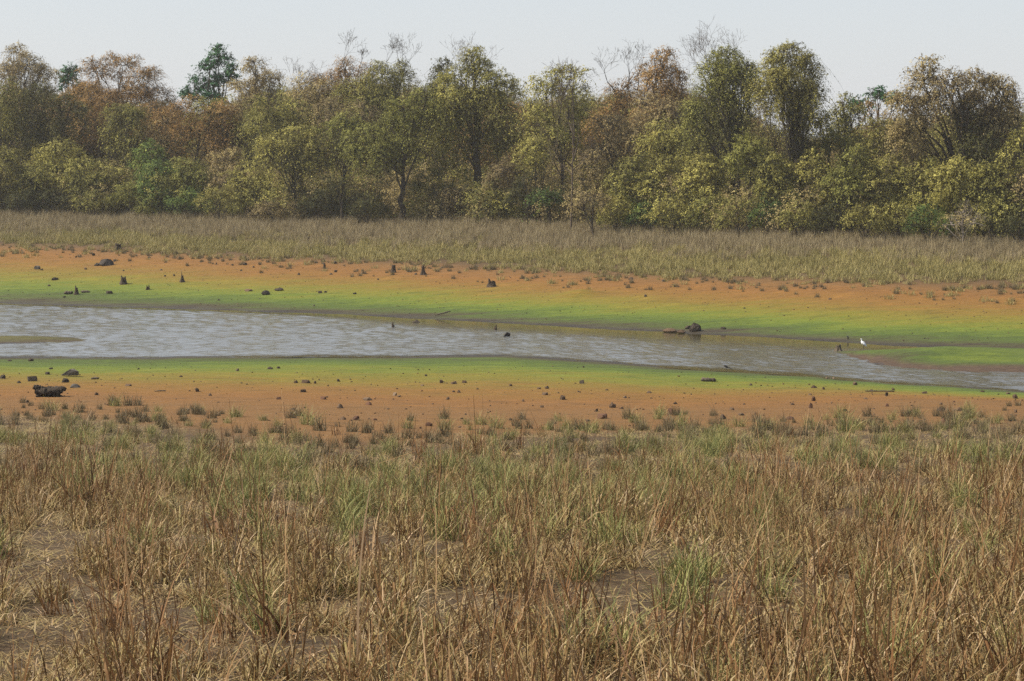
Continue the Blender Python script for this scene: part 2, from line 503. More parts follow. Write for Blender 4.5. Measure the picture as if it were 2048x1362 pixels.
def ribbons(P0, P1, r0, r1):
    d = unit(P1 - P0); a = unit(np.cross(d, np.array([[.35, .8, .5]])))
    V = np.stack([P0 - a * r0[:, None], P0 + a * r0[:, None], P1 + a * r1[:, None], P1 - a * r1[:, None]], 1).reshape(-1, 3)
    return V, np.arange(4 * len(P0)).reshape(-1, 4)

def leaves(rng, c, ax, L, W, tint, nrm):
    n = len(c)
    nrm = unit(nrm + rng.normal(size=(n, 3)) * .34)       # leaves face outwards and up, as they grow
    b = unit(np.cross(nrm, ax)); ax = unit(np.cross(b, nrm))
    V = np.stack([c - ax * L[:, None] * .5, c + b * W[:, None] * .5 - ax * L[:, None] * .05, c + ax * L[:, None] * .5, c - b * W[:, None] * .5 - ax * L[:, None] * .05], 1).reshape(-1, 3)
    return V, np.arange(4 * n).reshape(-1, 4), np.repeat(tint, 4)

def foliage(G, B, rng, lobes, L=.24, dens=170, droop=.35, hang=.12, spread=1.0, tint0=.45, up=.35, twig=.012):
    """lobes: (centre, radii). Sprays of leaves arching out of each lobe, some hanging as vine curtains"""
    K = 11; L = L * .61; dens = dens * 1.60
    for c, r in lobes:
        area = math.pi * r[0] * r[2] * 1.5
        ns_ = max(8, int(area * dens / K))
        u = unit(rng.normal(size=(ns_, 3)) + np.array([0, -.15, .28]))
        fr = rng.uniform(.25, .92, ns_) ** .6
        p0 = c + r * u * fr[:, None]
        d0 = unit(u * np.array([1, 1, .7]) + np.array([0, 0, up]) + rng.normal(size=(ns_, 3)) * .45)
        Ls = rng.uniform(.45, 1.25, ns_) * min(1.3, .35 + .35 * min(r)) * spread
        dr = rng.uniform(.5, 1.5, ns_) * droop
        hm = rng.random(ns_) < hang
        Ls = np.where(hm, rng.uniform(.9, 2.9, ns_) * min(1.2, .4 + .4 * r[2]), Ls); dr = np.where(hm, rng.uniform(.8, 1.5, ns_), dr)
        lg = rng.random(ns_) < .09
        Ls = np.where(lg & ~hm, Ls * 1.9, Ls)
        s = (np.linspace(.08, 1, K)[None] + rng.normal(size=(ns_, K)) * .03)[..., None]
        P = p0[:, None] + d0[:, None] * Ls[:, None, None] * s + np.array([0, 0, -1.]) * (dr * Ls)[:, None, None] * s ** 2
        T = d0[:, None] + np.array([0, 0, -2.]) * dr[:, None, None] * s
        axl = unit(unit(T) * .55 + rng.normal(size=P.shape) * .62 + np.array([0, 0, -.22]))
        P = P + rng.normal(size=P.shape) * .055
        ll = L * rng.uniform(.6, 1.35, (ns_, K))
        tt = np.clip(tint0 + rng.normal(size=(ns_, 1)) * .18 + rng.normal(size=(ns_, K)) * .065 + rng.normal() * .05, .02, .98)
        keep = rng.random((ns_, K)) < .9
        G.add(*(lambda v, f, t: (v, f, None, t))(*leaves(rng, P[keep], axl[keep], ll[keep], ll[keep] * rng.uniform(.36, .62, keep.sum()), tt[keep], (unit(P - c) * .8 + np.array([0, 0, .45]))[keep])))
        if twig:
            m = rng.random(ns_) < .42
            for a_, b_ in ((0, 4), (4, 8), (8, 10)):
                n_ = m.sum()
                k0 = twig * (1 - a_ / 12)
                v, f = ribbons(P[m, a_], P[m, b_], np.full(n_, k0), np.full(n_, k0 * .7))
                B.add(v, f)
            v, f = ribbons(p0[m] * .55 + c * .45, P[m, 0], np.full(m.sum(), twig * 1.8), np.full(m.sum(), twig))
            B.add(v, f)

def limb(B, rng, p, q, r0, r1, sag=.12, sides=6, n=6):
    t = np.linspace(0, 1, n)[:, None]
    L = np.linalg.norm(q - p)
    mid = (p + q) / 2 + np.array([0, 0, 1]) * L * sag + rng.normal(size=3) * L * .07
    path = (1 - t) ** 2 * p + 2 * t * (1 - t) * mid + t ** 2 * q
    path[1:-1] += rng.normal(size=(n - 2, 3)) * L * .018
    B.add(*tube(path, np.linspace(r0, r1, n), sides))
    return path

def bare_branches(B, rng, base, direc, length, radius, levels=5, spread=.5, split=3, up=.12):
    P = np.array([base]); D = unit(np.array([direc])); L = np.array([length]); Rr = np.array([radius])
    tips = []
    for lv in range(levels):
        nseg = 3
        for s in range(nseg):
            D2 = unit(D + rng.normal(size=D.shape) * .13 + np.array([0, 0, up * .35]))
            Q = P + D2 * (L / nseg)[:, None]
            r1 = Rr * .86
            B.add(*prisms(P, Q, Rr, r1, 5 if lv < 1 else 3))
            P, D, Rr = Q, D2, r1
        if lv == levels - 1:
            tips = P; break
        k = split if lv < 3 else 2
        P = np.repeat(P, k, 0); L = np.repeat(L, k) * rng.uniform(.55, .85, len(P)); Rr = np.repeat(Rr, k) * rng.uniform(.55, .72, len(P))
        Rr = np.maximum(Rr, .0085)
        D = unit(np.repeat(D, k, 0) + rng.normal(size=P.shape) * spread + np.array([0, 0, up]))
    return tips

# ----------------------------------------------------------------- trees
def empty(name, loc):
    o = bpy.data.objects.new(name, None); o.empty_display_size = .3
    o.location = loc; COL.objects.link(o); return o

TREES = []
def lobes_world(spec, Y, base, rng, flat=.8, drape=0):
    out = []
    for (px, py, rx, ry) in spec:
        p = at_depth(px, py, Y); k = Y / FPX
        c = p - base; c[1] += rng.normal() * rx * k * .35
        r = np.array([rx * k, rx * k * flat, ry * k])
        out.append((c, r * .80))
        if flat == .8 and rx > 18:
            for _ in range(3):
                u = unit(rng.normal(size=3) + np.array([0, 0, .15])); q = rng.uniform(.28, .50)
                out.append((c + u * r * rng.uniform(.62, .92), r * q))
            for _ in range(drape):                      # curtains of climbers hanging from the lobe
                q = c + np.array([rng.uniform(-.8, .8) * r[0], rng.uniform(-.9, .3) * r[1], -r[2] * rng.uniform(.9, 1.7)])
                if q[2] > 1.0: out.append((q, np.array([r[0] * .24, r[1] * .24, r[2] * rng.uniform(.7, 1.1)])))
    return out

def grow(name, label, cat, group, seed, base_px, row, lobes, pal, trunk=.16, bark=None, L=.24, dens=150, droop=.55, hang=.34, spread=1.0,
         tint=.45, fork=.5, stems=0, bare=None, up=.35, trunk_top=None, pole=None, cover=None, cover_pal=None, crown_name=None):
    rng = np.random.default_rng(seed)
    Xg = (base_px - 1024) / FPX * 185
    for _ in range(4):
        Y = float(Ytl(Xg)) + row; Xg = (base_px - 1024) / FPX * Y
    zb = float(ground(Xg, Y))
    base = np.array([Xg, Y, zb])
    root = empty(name, base)
    tag(root, label, cat, group)
    G, B = Geo(), Geo()
    lw = lobes_world(lobes, Y, base, rng, drape=0 if (stems or pal == 'deep' or name == 'small_tree') else 2)
    if stems:
        big = [q for q in lw if q[1][0] >= .56 * max(z[1][0] for z in lw)]
        for i in range(stems):
            c, r = big[i % len(big)]
            q = c + r * rng.normal(size=3) * .12
            p = np.array([rng.normal() * .05, rng.normal() * .05, -.1])
            limb(B, rng, p, q, trunk * rng.uniform(.5, 1), .015, sag=.18, sides=5)
    elif lw:
        top = np.mean([c for c, r in lw], 0); zt = max(c[2] for c, r in lw)
        if trunk_top is not None:
            tp = at_depth(trunk_top[0], trunk_top[1], Y) - base
        else:
            tp = np.array([top[0] * .8, top[1] * .5, top[2] * .95])
        n = 9; t = np.linspace(0, 1, n)[:, None]
        path = t * tp + np.array([0, 0, -.15]) * (1 - t); path[1:-1] += rng.normal(size=(n - 2, 3)) * np.array([1, 1, 0]) * .016 * tp[2]
        path[:, 0] = t[:, 0] ** 1.4 * tp[0] + path[:, 0] - t[:, 0] * tp[0]
        rad = trunk * (1 - .6 * t[:, 0]); rad[0] *= 1.45; rad[1] *= 1.08
        B.add(*tube(path, rad, 8))
        for c, r in lw:
            if r[0] < .56 * max(q[1][0] for q in lw) and rng.random() < .85: continue
            ti = int(np.clip(fork * n + rng.normal() * 1.2, 2, n - 1))
            while ti > 2 and path[ti, 2] > c[2] - .1 * tp[2]: ti -= 1
            pth = limb(B, rng, path[ti], c, rad[ti] * .42, .03, sag=.16)
            for k in range(4):
                limb(B, rng, pth[rng.integers(3, 6)], c + r * unit(rng.normal(size=3) + np.array([0, 0, .5])) * .8, .04, .012, sides=4, n=4)
    if lw:
        rm = max(r[0] for c, r in lw)
        mains = [c for c, r in lw if r[0] >= .56 * rm]
        for c, r in lw:                                  # a side branch carries every smaller leaf mass
            if r[0] < .56 * rm:
                m_ = min(mains, key=lambda q: np.linalg.norm(q - c))
                limb(B, rng, m_, c, .03, .012, sag=.08, sides=3, n=4)
        if stems:
            for m_ in mains[stems:]: limb(B, rng, mains[0], m_, .03, .015, sag=.08, sides=3, n=4)
    foliage(G, B, rng, lw, L, dens, droop, hang, spread, tint, up)
    if cover:                                            # climber clothing the trunk
        G2 = Geo()
        foliage(G2, B, rng, lobes_world(cover, Y, base, rng, .8), L * .95, dens * 1.2, .9, .4, .7, .4, up=-.1)
        link('climber', G2.mesh('climber', LEAF[cover_pal or 'dark'], tint=True), root)
    if pole:
        pts = np.array([at_depth(x, y, Y) - base for x, y in pole])
        tt = np.linspace(0, 1, 60); t1 = np.linspace(0, 1, len(pts))
        pts = np.stack([np.interp(tt, t1, pts[:, a]) for a in range(3)], 1) + rng.normal(size=(60, 3)) * .012
        B.add(*tube(pts, trunk * (1 - .8 * tt), 7))
    if bare:
        for (px, py, tx, ty, r, lv) in bare:
            p = at_depth(px, py, Y) - base; q = at_depth(tx, ty, Y) - base; d = q - p; d[1] += rng.normal() * .2 * np.linalg.norm(d)
            bare_branches(B, rng, p, d, np.linalg.norm(d) * .33, r * .8, lv, spread=.44)
    link('trunk' if not stems else 'stems', B.mesh(name + '_wood', bark or BARK, tint=False), root)
    if lw: link(crown_name or ('crown' if not stems else 'foliage'), G.mesh(name + '_leaves', LEAF[pal], tint=True), root)
    TREES.append((label, base_px))
    return root

GB, GM, GS = 'tall trees on the skyline', 'vine-draped trees of the forest front', 'shrubs along the forest edge'
def tree(label, seed, base_px, row, lobes, pal, group=GM, name='vine_draped_tree', **k):
    return grow(name, label, 'tree', group, seed, base_px, row, lobes, pal, **k)
def shrub(label, seed, base_px, row, lobes, pal, **k):
    k.setdefault('stems', 7); k.setdefault('trunk', .07); k.setdefault('hang', .05); k.setdefault('dens', 165); k.setdefault('up', .5)
    return grow('shrub', label, 'shrub', GS, seed, base_px, row, lobes, pal, **k)

# --- skyline, left to right
tree('brown-olive tree with open branches at the far left of the skyline', 11, 45, 16, [(28,105,26,20),(62,128,38,24),(15,150,42,34),(85,150,28,22),(55,185,60,36)], 'brown', GB, trunk=.22, dens=170, L=.22,
     bare=[(60,210,100,130,.07,4)])
tree('round fresh green treetop between two brown crowns on the left skyline', 12, 150, 34, [(140,152,24,28),(126,170,14,24),(155,190,30,26)], 'deep', GB, 'leafy_tree', trunk=.2, L=.36, dens=110, hang=0, droop=.2)
tree('broad rust-brown crown right of the green treetop on the left skyline', 13, 235, 24, [(190,142,38,26),(240,130,46,22),(285,155,40,24),(175,185,60,34),(260,190,66,34),(320,190,36,26)], 'rust', GB, trunk=.24, dens=175, L=.2,
     bare=[(270,180,325,120,.05,4),(200,170,175,105,.05,4)])
tree('tall dark green tree of dense leaf clumps with sky under its crown', 14, 440, 30, [(436,112,26,20),(420,130,22,18),(463,150,24,24),(400,168,28,22),(432,160,22,20),(455,122,18,16),(380,190,28,22),(425,200,40,22)], 'deep', GB, 'leafy_tree',
     trunk=.26, L=.36, dens=120, hang=0, droop=.2, tint=.5)
tree('olive-brown drooping crown right of the tall dark green tree', 15, 520, 18, [(512,130,26,22),(540,158,34,26),(495,180,40,30),(525,205,45,30)], 'brown', GB, dens=170, L=.22, hang=.2)
grow('bare_tree', 'cluster of fine bare twigs between two crowns left of the photo centre', 'tree', GB, 16, 600, 22, [], 'brown', bark=BARK_TWIG,
     bare=[(590,230,575,125,.06,6),(600,230,610,120,.06,6),(615,220,640,130,.05,6),(570,220,560,140,.05,4)])
tree('rusty tree with a pale bare twig top, first tall one left of centre', 17, 700, 22, [(690,135,34,30),(740,145,28,26),(665,170,40,34),(710,180,45,34)], 'rust', GB, dens=160, L=.2,
     bare=[(690,150,676,66,.06,6),(715,150,735,90,.05,6)])
tree('olive tree under a crown of dark bare branches, beside the rusty one', 18, 790, 18, [(765,150,44,30),(805,160,34,34),(720,180,48,30),(760,200,60,30)], 'olive', GB, dens=170, L=.22, tint=.38,
     bare=[(800,170,830,66,.07,6),(775,150,765,70,.05,6),(800,140,795,75,.05,6)])
grow('bare_tree', 'pale leafless treetop rising behind the tall olive tree at centre', 'tree', GB, 19, 925, 24, [], 'brown', bark=BARK_TWIG, bare=[(925,190,900,74,.07,6),(935,180,950,80,.06,6),(915,180,985,100,.05,6)])
tree('narrow treetop smothered in dark climbers left of the tall olive tree', 20, 885, 15, [(886,128,22,18),(882,158,24,26),(870,190,30,28)], 'dark', GB, dens=160, hang=.25, tint=.5)
tree('bare grey-branched tree with rusty lower crown right of centre', 21, 1250, 22, [(1245,180,42,28),(1228,215,48,36),(1260,240,44,36),(1290,150,20,26)], 'rust', GB, dens=130, L=.2, tint=.36,
     bare=[(1235,190,1195,100,.08,6),(1255,180,1250,88,.08,6),(1275,180,1290,95,.06,6)])
tree('rust-orange tree between the bare crowns right of centre', 22, 1325, 18, [(1325,112,30,24),(1312,160,40,38),(1340,190,44,36),(1320,240,58,36),(1350,150,24,26)], 'rust', GB, dens=175, L=.21, tint=.55,
     bare=[(1360,220,1375,120,.05,4)])
grow('bare_tree', 'big leafless pale tree spreading above the left vine-covered tower', 'tree', GB, 23, 1435, 20, [], 'brown', bark=BARK_TWIG,
     bare=[(1430,200,1395,50,.11,6),(1440,180,1440,45,.1,6),(1445,190,1490,55,.1,6),(1425,190,1365,90,.08,6)])
tree('distant rounded green treetop in the gap on the right skyline', 24, 1760, 45, [(1752,188,28,16),(1790,198,32,16),(1715,208,30,16)], 'deep', GB, 'leafy_tree', L=.4, dens=90, hang=0, tint=.6)
tree('short narrow vine-clad stem in the gap on the right skyline', 25, 1690, 14, [(1688,205,26,20),(1676,235,26,28),(1712,230,22,24),(1690,262,38,26)], 'olive', GB, dens=140, hang=.3)
tree('thin rusty treetop left of the distant green one in the right gap', 26, 1735, 24, [(1735,215,24,18),(1760,235,34,22)], 'rust', GB, dens=70, L=.18, bare=[(1740,240,1730,175,.05,6)])
tree('orange-brown crown low on the skyline left of centre', 27, 620, 17, [(610,165,40,26),(645,180,40,30),(600,200,50,32),(640,225,50,30)], 'brown', GB, dens=110, L=.2, tint=.5)

# --- middle storey
tree('tallest olive tree at centre with a dark straight trunk down to the grass', 31, 955, 5, [(942,112,30,22),(965,135,34,26),(915,150,38,28),(990,168,36,28),(1020,165,22,12),(900,195,46,34),(955,200,48,36),(1000,225,38,40),(905,245,46,38),(980,280,36,40),(920,290,34,34)], 'olive',
     trunk=.40, dens=150, L=.25, hang=.3, fork=.55, trunk_top=(955,190), tint=.48, bare=[(985,180,1042,145,.06,3)])
tree('drooping olive-yellow crown just right of the tallest olive tree', 32, 1125, 9, [(1110,148,34,22),(1150,150,28,20),(1090,185,44,32),(1145,190,40,32),(1085,230,44,34),(1150,235,36,34),(1110,275,56,32)], 'olive', dens=115, L=.25, hang=.3, tint=.52,
     bare=[(1140,160,1150,115,.05,3)])
tree('left of two vine-smothered towers, yellow-green dome on a dark column', 33, 1470, 7, [(1455,112,44,20),(1430,140,44,32),(1485,140,34,32),(1415,185,36,38),(1500,185,26,40),(1395,225,28,36),(1460,150,46,34)], 'fresh', dens=230, L=.23, hang=.4, droop=.7, trunk=.42, tint=.42,
     cover=[(1462,210,26,36),(1468,255,24,40),(1476,300,22,34)], cover_pal='dark')
tree('right of two vine-smothered towers, rust-tinged dome on a dark column', 34, 1600, 7, [(1578,105,40,20),(1550,135,42,32),(1612,140,34,36),(1575,165,50,34),(1632,185,20,32),(1545,190,40,36),(1600,200,38,36)], 'yellow', dens=230, L=.23, hang=.4, droop=.7, trunk=.4, tint=.30,
     cover=[(1585,225,24,38),(1592,265,22,36),(1600,305,26,30)], cover_pal='dark', bare=[(1600,110,1578,76,.03,3)])
tree('broad multi-lobed olive-brown tree at the right end of the skyline', 35, 1925, 6, [(1858,128,24,22),(1845,165,44,30),(1900,160,40,26),(1955,165,40,28),(2005,175,40,32),(1810,210,44,34),(1880,205,50,38),(1960,215,54,40),(2015,215,30,40),(1830,250,50,36),(1985,260,50,40)], 'brown',
     dens=185, L=.24, hang=.3, trunk=.4, tint=.5, cover=[(1930,225,26,40),(1935,275,30,36)], cover_pal='dark', bare=[(1860,300,1835,200,.08,3)])
tree('dark climber-hung tree under the brown crown at far left', 36, 110, 9, [(85,190,44,32),(140,225,48,34),(70,240,40,36),(110,265,50,34)], 'dark', dens=140, hang=.35, tint=.45)
tree('olive vine column left of the rust thicket on the left', 37, 250, 8, [(240,225,36,24),(265,235,36,26),(235,262,36,32),(262,290,34,28)], 'olive', dens=140, hang=.4, droop=.6, tint=.42, cover=[(255,300,26,36)], cover_pal='dark')
tree('rust-orange thicket tree in mid forest left of centre', 38, 390, 12, [(370,222,54,28),(440,228,48,28),(330,245,46,30),(400,262,56,30),(470,262,40,30)], 'rust', dens=135, L=.2, tint=.45)
tree('rusty brown tree below the broad rust crown on the left', 39, 205, 15, [(170,215,50,28),(220,205,46,26),(300,225,40,28)], 'rust', dens=125, L=.2, tint=.4)
tree('yellowish olive tree behind the mushroom-shaped tree', 40, 560, 10, [(545,218,40,30),(590,220,40,28),(520,245,40,30),(570,250,44,28)], 'olive', dens=125, tint=.45)
tree('grey-brown tangled tree below the rusty twig-topped one', 41, 690, 11, [(660,225,44,30),(720,225,44,32),(690,255,46,30)], 'brown', dens=120, L=.2, tint=.36)
tree('olive-brown tree filling the gap between bare tree and orange one', 42, 1230, 12, [(1215,255,48,32),(1270,275,50,34),(1200,300,40,32)], 'brown', dens=120, tint=.4)
tree('orange-olive bushy tree left below the left vine tower', 43, 1340, 11, [(1330,262,46,32),(1375,270,40,34),(1310,300,50,32),(1370,315,46,32)], 'olive', dens=130, tint=.5)
tree('brown tangled tree between the two vine towers', 44, 1535, 12, [(1530,225,26,30),(1515,262,26,26),(1555,282,40,26)], 'brown', dens=85, L=.2, tint=.4, bare=[(1530,300,1520,200,.06,4)])
tree('dense olive tree right of the right vine tower', 45, 1650, 10, [(1640,245,36,32),(1655,285,40,34),(1710,290,46,30)], 'olive', dens=130, tint=.36)
tree('bushy golden-olive tree under the right skyline gap', 46, 1765, 9, [(1750,262,46,30),(1790,275,42,32),(1735,300,40,30)], 'yellow', dens=130, tint=.3)
tree('deep shaded tree at the foot of the broad right-end tree', 47, 1965, 5, [(1970,300,34,36),(1945,320,30,34)], 'dark', dens=140, hang=.3, tint=.32)
tree('olive tree cut by the right edge of the photo', 48, 2050, 5, [(2045,280,40,34),(2030,310,40,36)], 'olive', dens=130, tint=.4)
tree('olive tree cut by the left edge of the photo', 49, -5, 6, [(15,215,34,36),(0,255,40,34),(35,268,34,32),(5,190,40,30)], 'olive', dens=130, hang=.3, tint=.42)

# --- forest front
tree('bright arching olive-green tree with slim dark trunk left of centre', 51, 806, 1, [(850,200,42,22),(808,218,38,26),(880,225,34,26),(785,252,40,28),(840,245,42,30),(740,268,42,22),(700,282,32,20),(805,285,38,26),(715,305,32,20),(760,305,36,22)], 'fresh',
     trunk=.29, fork=.8, trunk_top=(800,320), dens=150, L=.25, hang=.28, tint=.42)
tree('pale yellow-green limb tree left of the bright arching tree', 52, 690, 4, [(695,238,34,20),(665,260,36,22),(700,255,36,22)], 'fresh', dens=130, tint=.42)
tree('mushroom-shaped olive tree with a dark central stem', 53, 592, 1, [(590,268,48,20),(560,285,40,26),(625,290,36,28),(540,312,34,26),(640,318,26,26),(592,300,46,26)], 'yellow', trunk=.24, dens=150, hang=.35, droop=.7, tint=.42,
     cover=[(590,335,26,28),(592,375,22,34)], cover_pal='dark')
grow('bare_tree', 'thin leafless tree with rising side branches in front of the forest', 'tree', GM, 54, 1142, -1, [], 'brown', bark=BARK_TWIG, trunk=.085, pole=[(1141,480),(1144,400),(1145,330),(1149,270),(1145,200),(1148,140)],
     bare=[(1148,210,1146,120,.06,6),(1146,335,1060,230,.08,6),(1146,320,1215,205,.08,6),(1145,350,1065,290,.06,6),(1147,290,1195,150,.08,6),(1148,270,1095,190,.07,6),(1145,340,1220,290,.06,6),(1147,240,1115,150,.06,6),(1145,370,1090,340,.05,5)])
tree('small grey-olive tree on a thin trunk beside the thin leafless tree', 55, 1186, -3, [(1180,395,46,20),(1160,412,40,18),(1205,412,36,18)], 'brown', name='small_tree', trunk=.09, dens=110, L=.17, hang=.05, trunk_top=(1186,405), tint=.5)
grow('small_tree', 'silvery feathery thorn tree at the foot of the right shrubs', 'tree', GM, 56, 1928, -2, [(1925,425,30,14),(1945,445,40,14),(1905,450,34,12),(1930,438,36,14)], 'brown', trunk=.06, bark=BARK_PALE, dens=60, L=.13, hang=0, droop=.1, tint=.75,
     bare=[(1928,470,1915,410,.04,6),(1930,470,1950,415,.04,6)])
tree('dark round bushy tree with short trunk left of the arching tree', 57, 684, 0, [(684,372,38,22),(668,392,34,20),(705,395,30,20)], 'dark', name='small_tree', trunk=.16, dens=150, L=.18, tint=.42, hang=.2)
tree('small dark green umbrella bush-tree in the shade right of centre', 58, 1100, 2, [(1092,385,34,14),(1080,398,30,12),(1112,400,26,12)], 'green', name='small_tree', trunk=.08, dens=150, tint=.3)

# --- shrubs: left
sh_left = [(8,330,44,34,'yellow',.36),(65,350,50,34,'olive',.4),(120,300,44,32,'yellow',.42),(165,340,44,32,'olive',.42),(215,352,44,32,'yellow',.34),(300,305,34,26,'green',.5),(318,345,48,30,'green',.46),
           (378,340,44,30,'fresh',.40),(450,325,38,30,'brown',.45),(500,345,40,30,'yellow',.36)]
sh_lab = ['yellow-olive shrub at the left edge of the photo', 'dusky olive shrub over a dark hollow, second from left edge', 'tall pale olive shrub with hanging sprays on the left', 'rounded olive shrub left of the pale yellow spray bush',
          'yellow-olive shrub below the olive vine column', 'upright green bush crown, greenest on the left', 'spreading green shrub just below the greenest bush', 'domed yellow-green shrub right of the greenest bush',
          'brownish shrub between green bush and mushroom tree', 'sparse yellow shrub at the left foot of the mushroom tree']
for i, (x, y, rx, ry, pal, t) in enumerate(sh_left):
    shrub(sh_lab[i], 100 + i, x, 1 + (i % 3) * 1.2, [(x, y, rx, ry), (x - rx * .45, y + ry * .9, rx * .75, ry * .8), (x + rx * .5, y + ry * .85, rx * .7, ry * .8), (x, y + ry * 1.6, rx * .9, ry * .8)], pal, tint=t)
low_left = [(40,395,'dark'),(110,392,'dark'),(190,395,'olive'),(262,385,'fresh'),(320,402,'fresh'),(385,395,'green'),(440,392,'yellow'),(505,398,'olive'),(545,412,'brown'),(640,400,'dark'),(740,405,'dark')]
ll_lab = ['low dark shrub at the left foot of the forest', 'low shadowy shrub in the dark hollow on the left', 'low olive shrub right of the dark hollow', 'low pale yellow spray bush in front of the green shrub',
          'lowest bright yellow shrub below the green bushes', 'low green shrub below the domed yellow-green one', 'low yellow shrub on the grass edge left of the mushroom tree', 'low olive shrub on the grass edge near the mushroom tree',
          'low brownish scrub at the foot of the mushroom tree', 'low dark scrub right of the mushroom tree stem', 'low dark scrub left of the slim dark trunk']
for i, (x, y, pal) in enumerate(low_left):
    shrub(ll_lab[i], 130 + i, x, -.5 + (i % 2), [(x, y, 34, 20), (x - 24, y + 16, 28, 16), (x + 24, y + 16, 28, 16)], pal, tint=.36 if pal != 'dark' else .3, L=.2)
# --- shrubs: centre understorey
mid = [(865,360,40,34,'olive',.3,'tangled olive shrub between the two dark trunks at centre'),(910,400,36,26,'brown',.3,'brown scrub at the foot of the tallest olive tree'),(1010,350,42,36,'brown',.32,'russet-brown shaded bush right of the tallest olive tree'),
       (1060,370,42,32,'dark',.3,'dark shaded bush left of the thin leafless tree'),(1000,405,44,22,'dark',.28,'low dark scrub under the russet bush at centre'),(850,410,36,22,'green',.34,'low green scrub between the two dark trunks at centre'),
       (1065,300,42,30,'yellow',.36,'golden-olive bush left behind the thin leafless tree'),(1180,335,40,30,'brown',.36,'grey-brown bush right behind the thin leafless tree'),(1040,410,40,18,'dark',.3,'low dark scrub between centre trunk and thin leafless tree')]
for i, (x, y, rx, ry, pal, t, lab) in enumerate(mid):
    shrub(lab, 150 + i, x, 2.5 + (i % 3), [(x, y, rx, ry), (x - rx * .5, y + ry * .7, rx * .7, ry * .7), (x + rx * .5, y + ry * .7, rx * .7, ry * .7)], pal, tint=t, L=.2)
# --- shrubs: right
right = [(1260,345,52,36,'olive',.42,'olive shrub right of the small thin-trunked tree'),(1330,345,50,36,'yellow',.42,'tall olive-yellow shrub left of the vine tower foot'),(1405,340,50,36,'yellow',.46,'yellow shrub directly below the left vine tower'),
         (1500,298,46,30,'fresh',.44,'highest yellow shrub between the two vine tower feet'),(1545,335,52,36,'olive',.46,'large olive shrub below the right vine tower'),(1630,345,50,36,'yellow',.42,'yellow-green shrub right of the right vine tower foot'),
         (1705,330,46,34,'fresh',.44,'yellow shrub in the middle of the right thicket'),(1775,345,50,36,'yellow',.36,'golden shrub below the right skyline gap'),(1850,345,50,36,'olive',.46,'olive shrub below the broad right-end tree'),
         (1920,345,48,34,'yellow',.42,'pale yellow shrub under the broad right-end tree'),(1990,355,48,36,'olive',.42,'olive shrub near the right edge of the forest'),(2050,370,44,40,'brown',.42,'brownish shrub cut by the right edge of the photo')]
for i, (x, y, rx, ry, pal, t, lab) in enumerate(right):
    shrub(lab, 170 + i, x, 2.2 + (i % 3) * 1.1, [(x, y, rx, ry), (x - rx * .5, y + ry * .8, rx * .8, ry * .8), (x + rx * .5, y + ry * .8, rx * .75, ry * .8), (x, y + ry * 1.6, rx, ry * .8)], pal, tint=t)
low_r = [(1235,420,'yellow','low yellow shrub at the left end of the right thicket'),(1290,425,'green','low dark-green shrub in a shaded pocket of the right thicket'),(1345,420,'yellow','low yellow shrub below the tall olive-yellow one'),
         (1410,425,'fresh','low bright shrub below the left vine tower'),(1475,425,'olive','low olive shrub between the vine tower feet'),(1540,420,'green','low greenish shrub above a dark hollow in the right thicket'),
         (1600,425,'olive','low drooping olive shrub below the right vine tower'),(1665,432,'dark','low shaded shrub right of the drooping olive one'),(1730,430,'yellow','low golden shrub in the middle of the right thicket'),
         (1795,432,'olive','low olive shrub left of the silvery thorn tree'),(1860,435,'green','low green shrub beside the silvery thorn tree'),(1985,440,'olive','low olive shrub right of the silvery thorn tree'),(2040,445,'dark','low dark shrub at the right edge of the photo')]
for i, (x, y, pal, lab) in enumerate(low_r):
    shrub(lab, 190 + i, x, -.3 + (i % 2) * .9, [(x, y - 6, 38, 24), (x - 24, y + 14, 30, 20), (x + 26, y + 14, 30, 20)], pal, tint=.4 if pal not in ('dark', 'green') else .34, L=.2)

# ----------------------------------------------------------------- stuff scattered with geometry nodes
def scatter_group():
    ng = bpy.data.node_groups.new('scatter', 'GeometryNodeTree')
    ng.interface.new_socket('Geometry', in_out='INPUT', socket_type='NodeSocketGeometry')
    s = ng.interface.new_socket('Kinds', in_out='INPUT', socket_type='NodeSocketCollection')
    ng.interface.new_socket('Geometry', in_out='OUTPUT', socket_type='NodeSocketGeometry')
    N, Lk = ng.nodes, ng.links
    gi, go = N.new('NodeGroupInput'), N.new('NodeGroupOutput')
    ci = N.new('GeometryNodeCollectionInfo'); ci.inputs['Separate Children'].default_value = True; ci.inputs['Reset Children'].default_value = True
    Lk.new(gi.outputs['Kinds'], ci.inputs['Collection'])
    iop = N.new('GeometryNodeInstanceOnPoints')
    Lk.new(gi.outputs['Geometry'], iop.inputs['Points']); Lk.new(ci.outputs[0], iop.inputs['Instance'])
    iop.inputs['Pick Instance'].default_value = True
    def na(n, t):
        a = N.new('GeometryNodeInputNamedAttribute'); a.data_type = t; a.inputs[0].default_value = n; return a.outputs[0]
    Lk.new(na('kind_index', 'INT'), iop.inputs['Instance Index'])
    Lk.new(na('turn', 'FLOAT_VECTOR'), iop.inputs['Rotation'])
    Lk.new(na('size', 'FLOAT_VECTOR'), iop.inputs['Scale'])
    Lk.new(iop.outputs[0], go.inputs[0])
    return ng, s.identifier
SG, SG_ID = scatter_group()

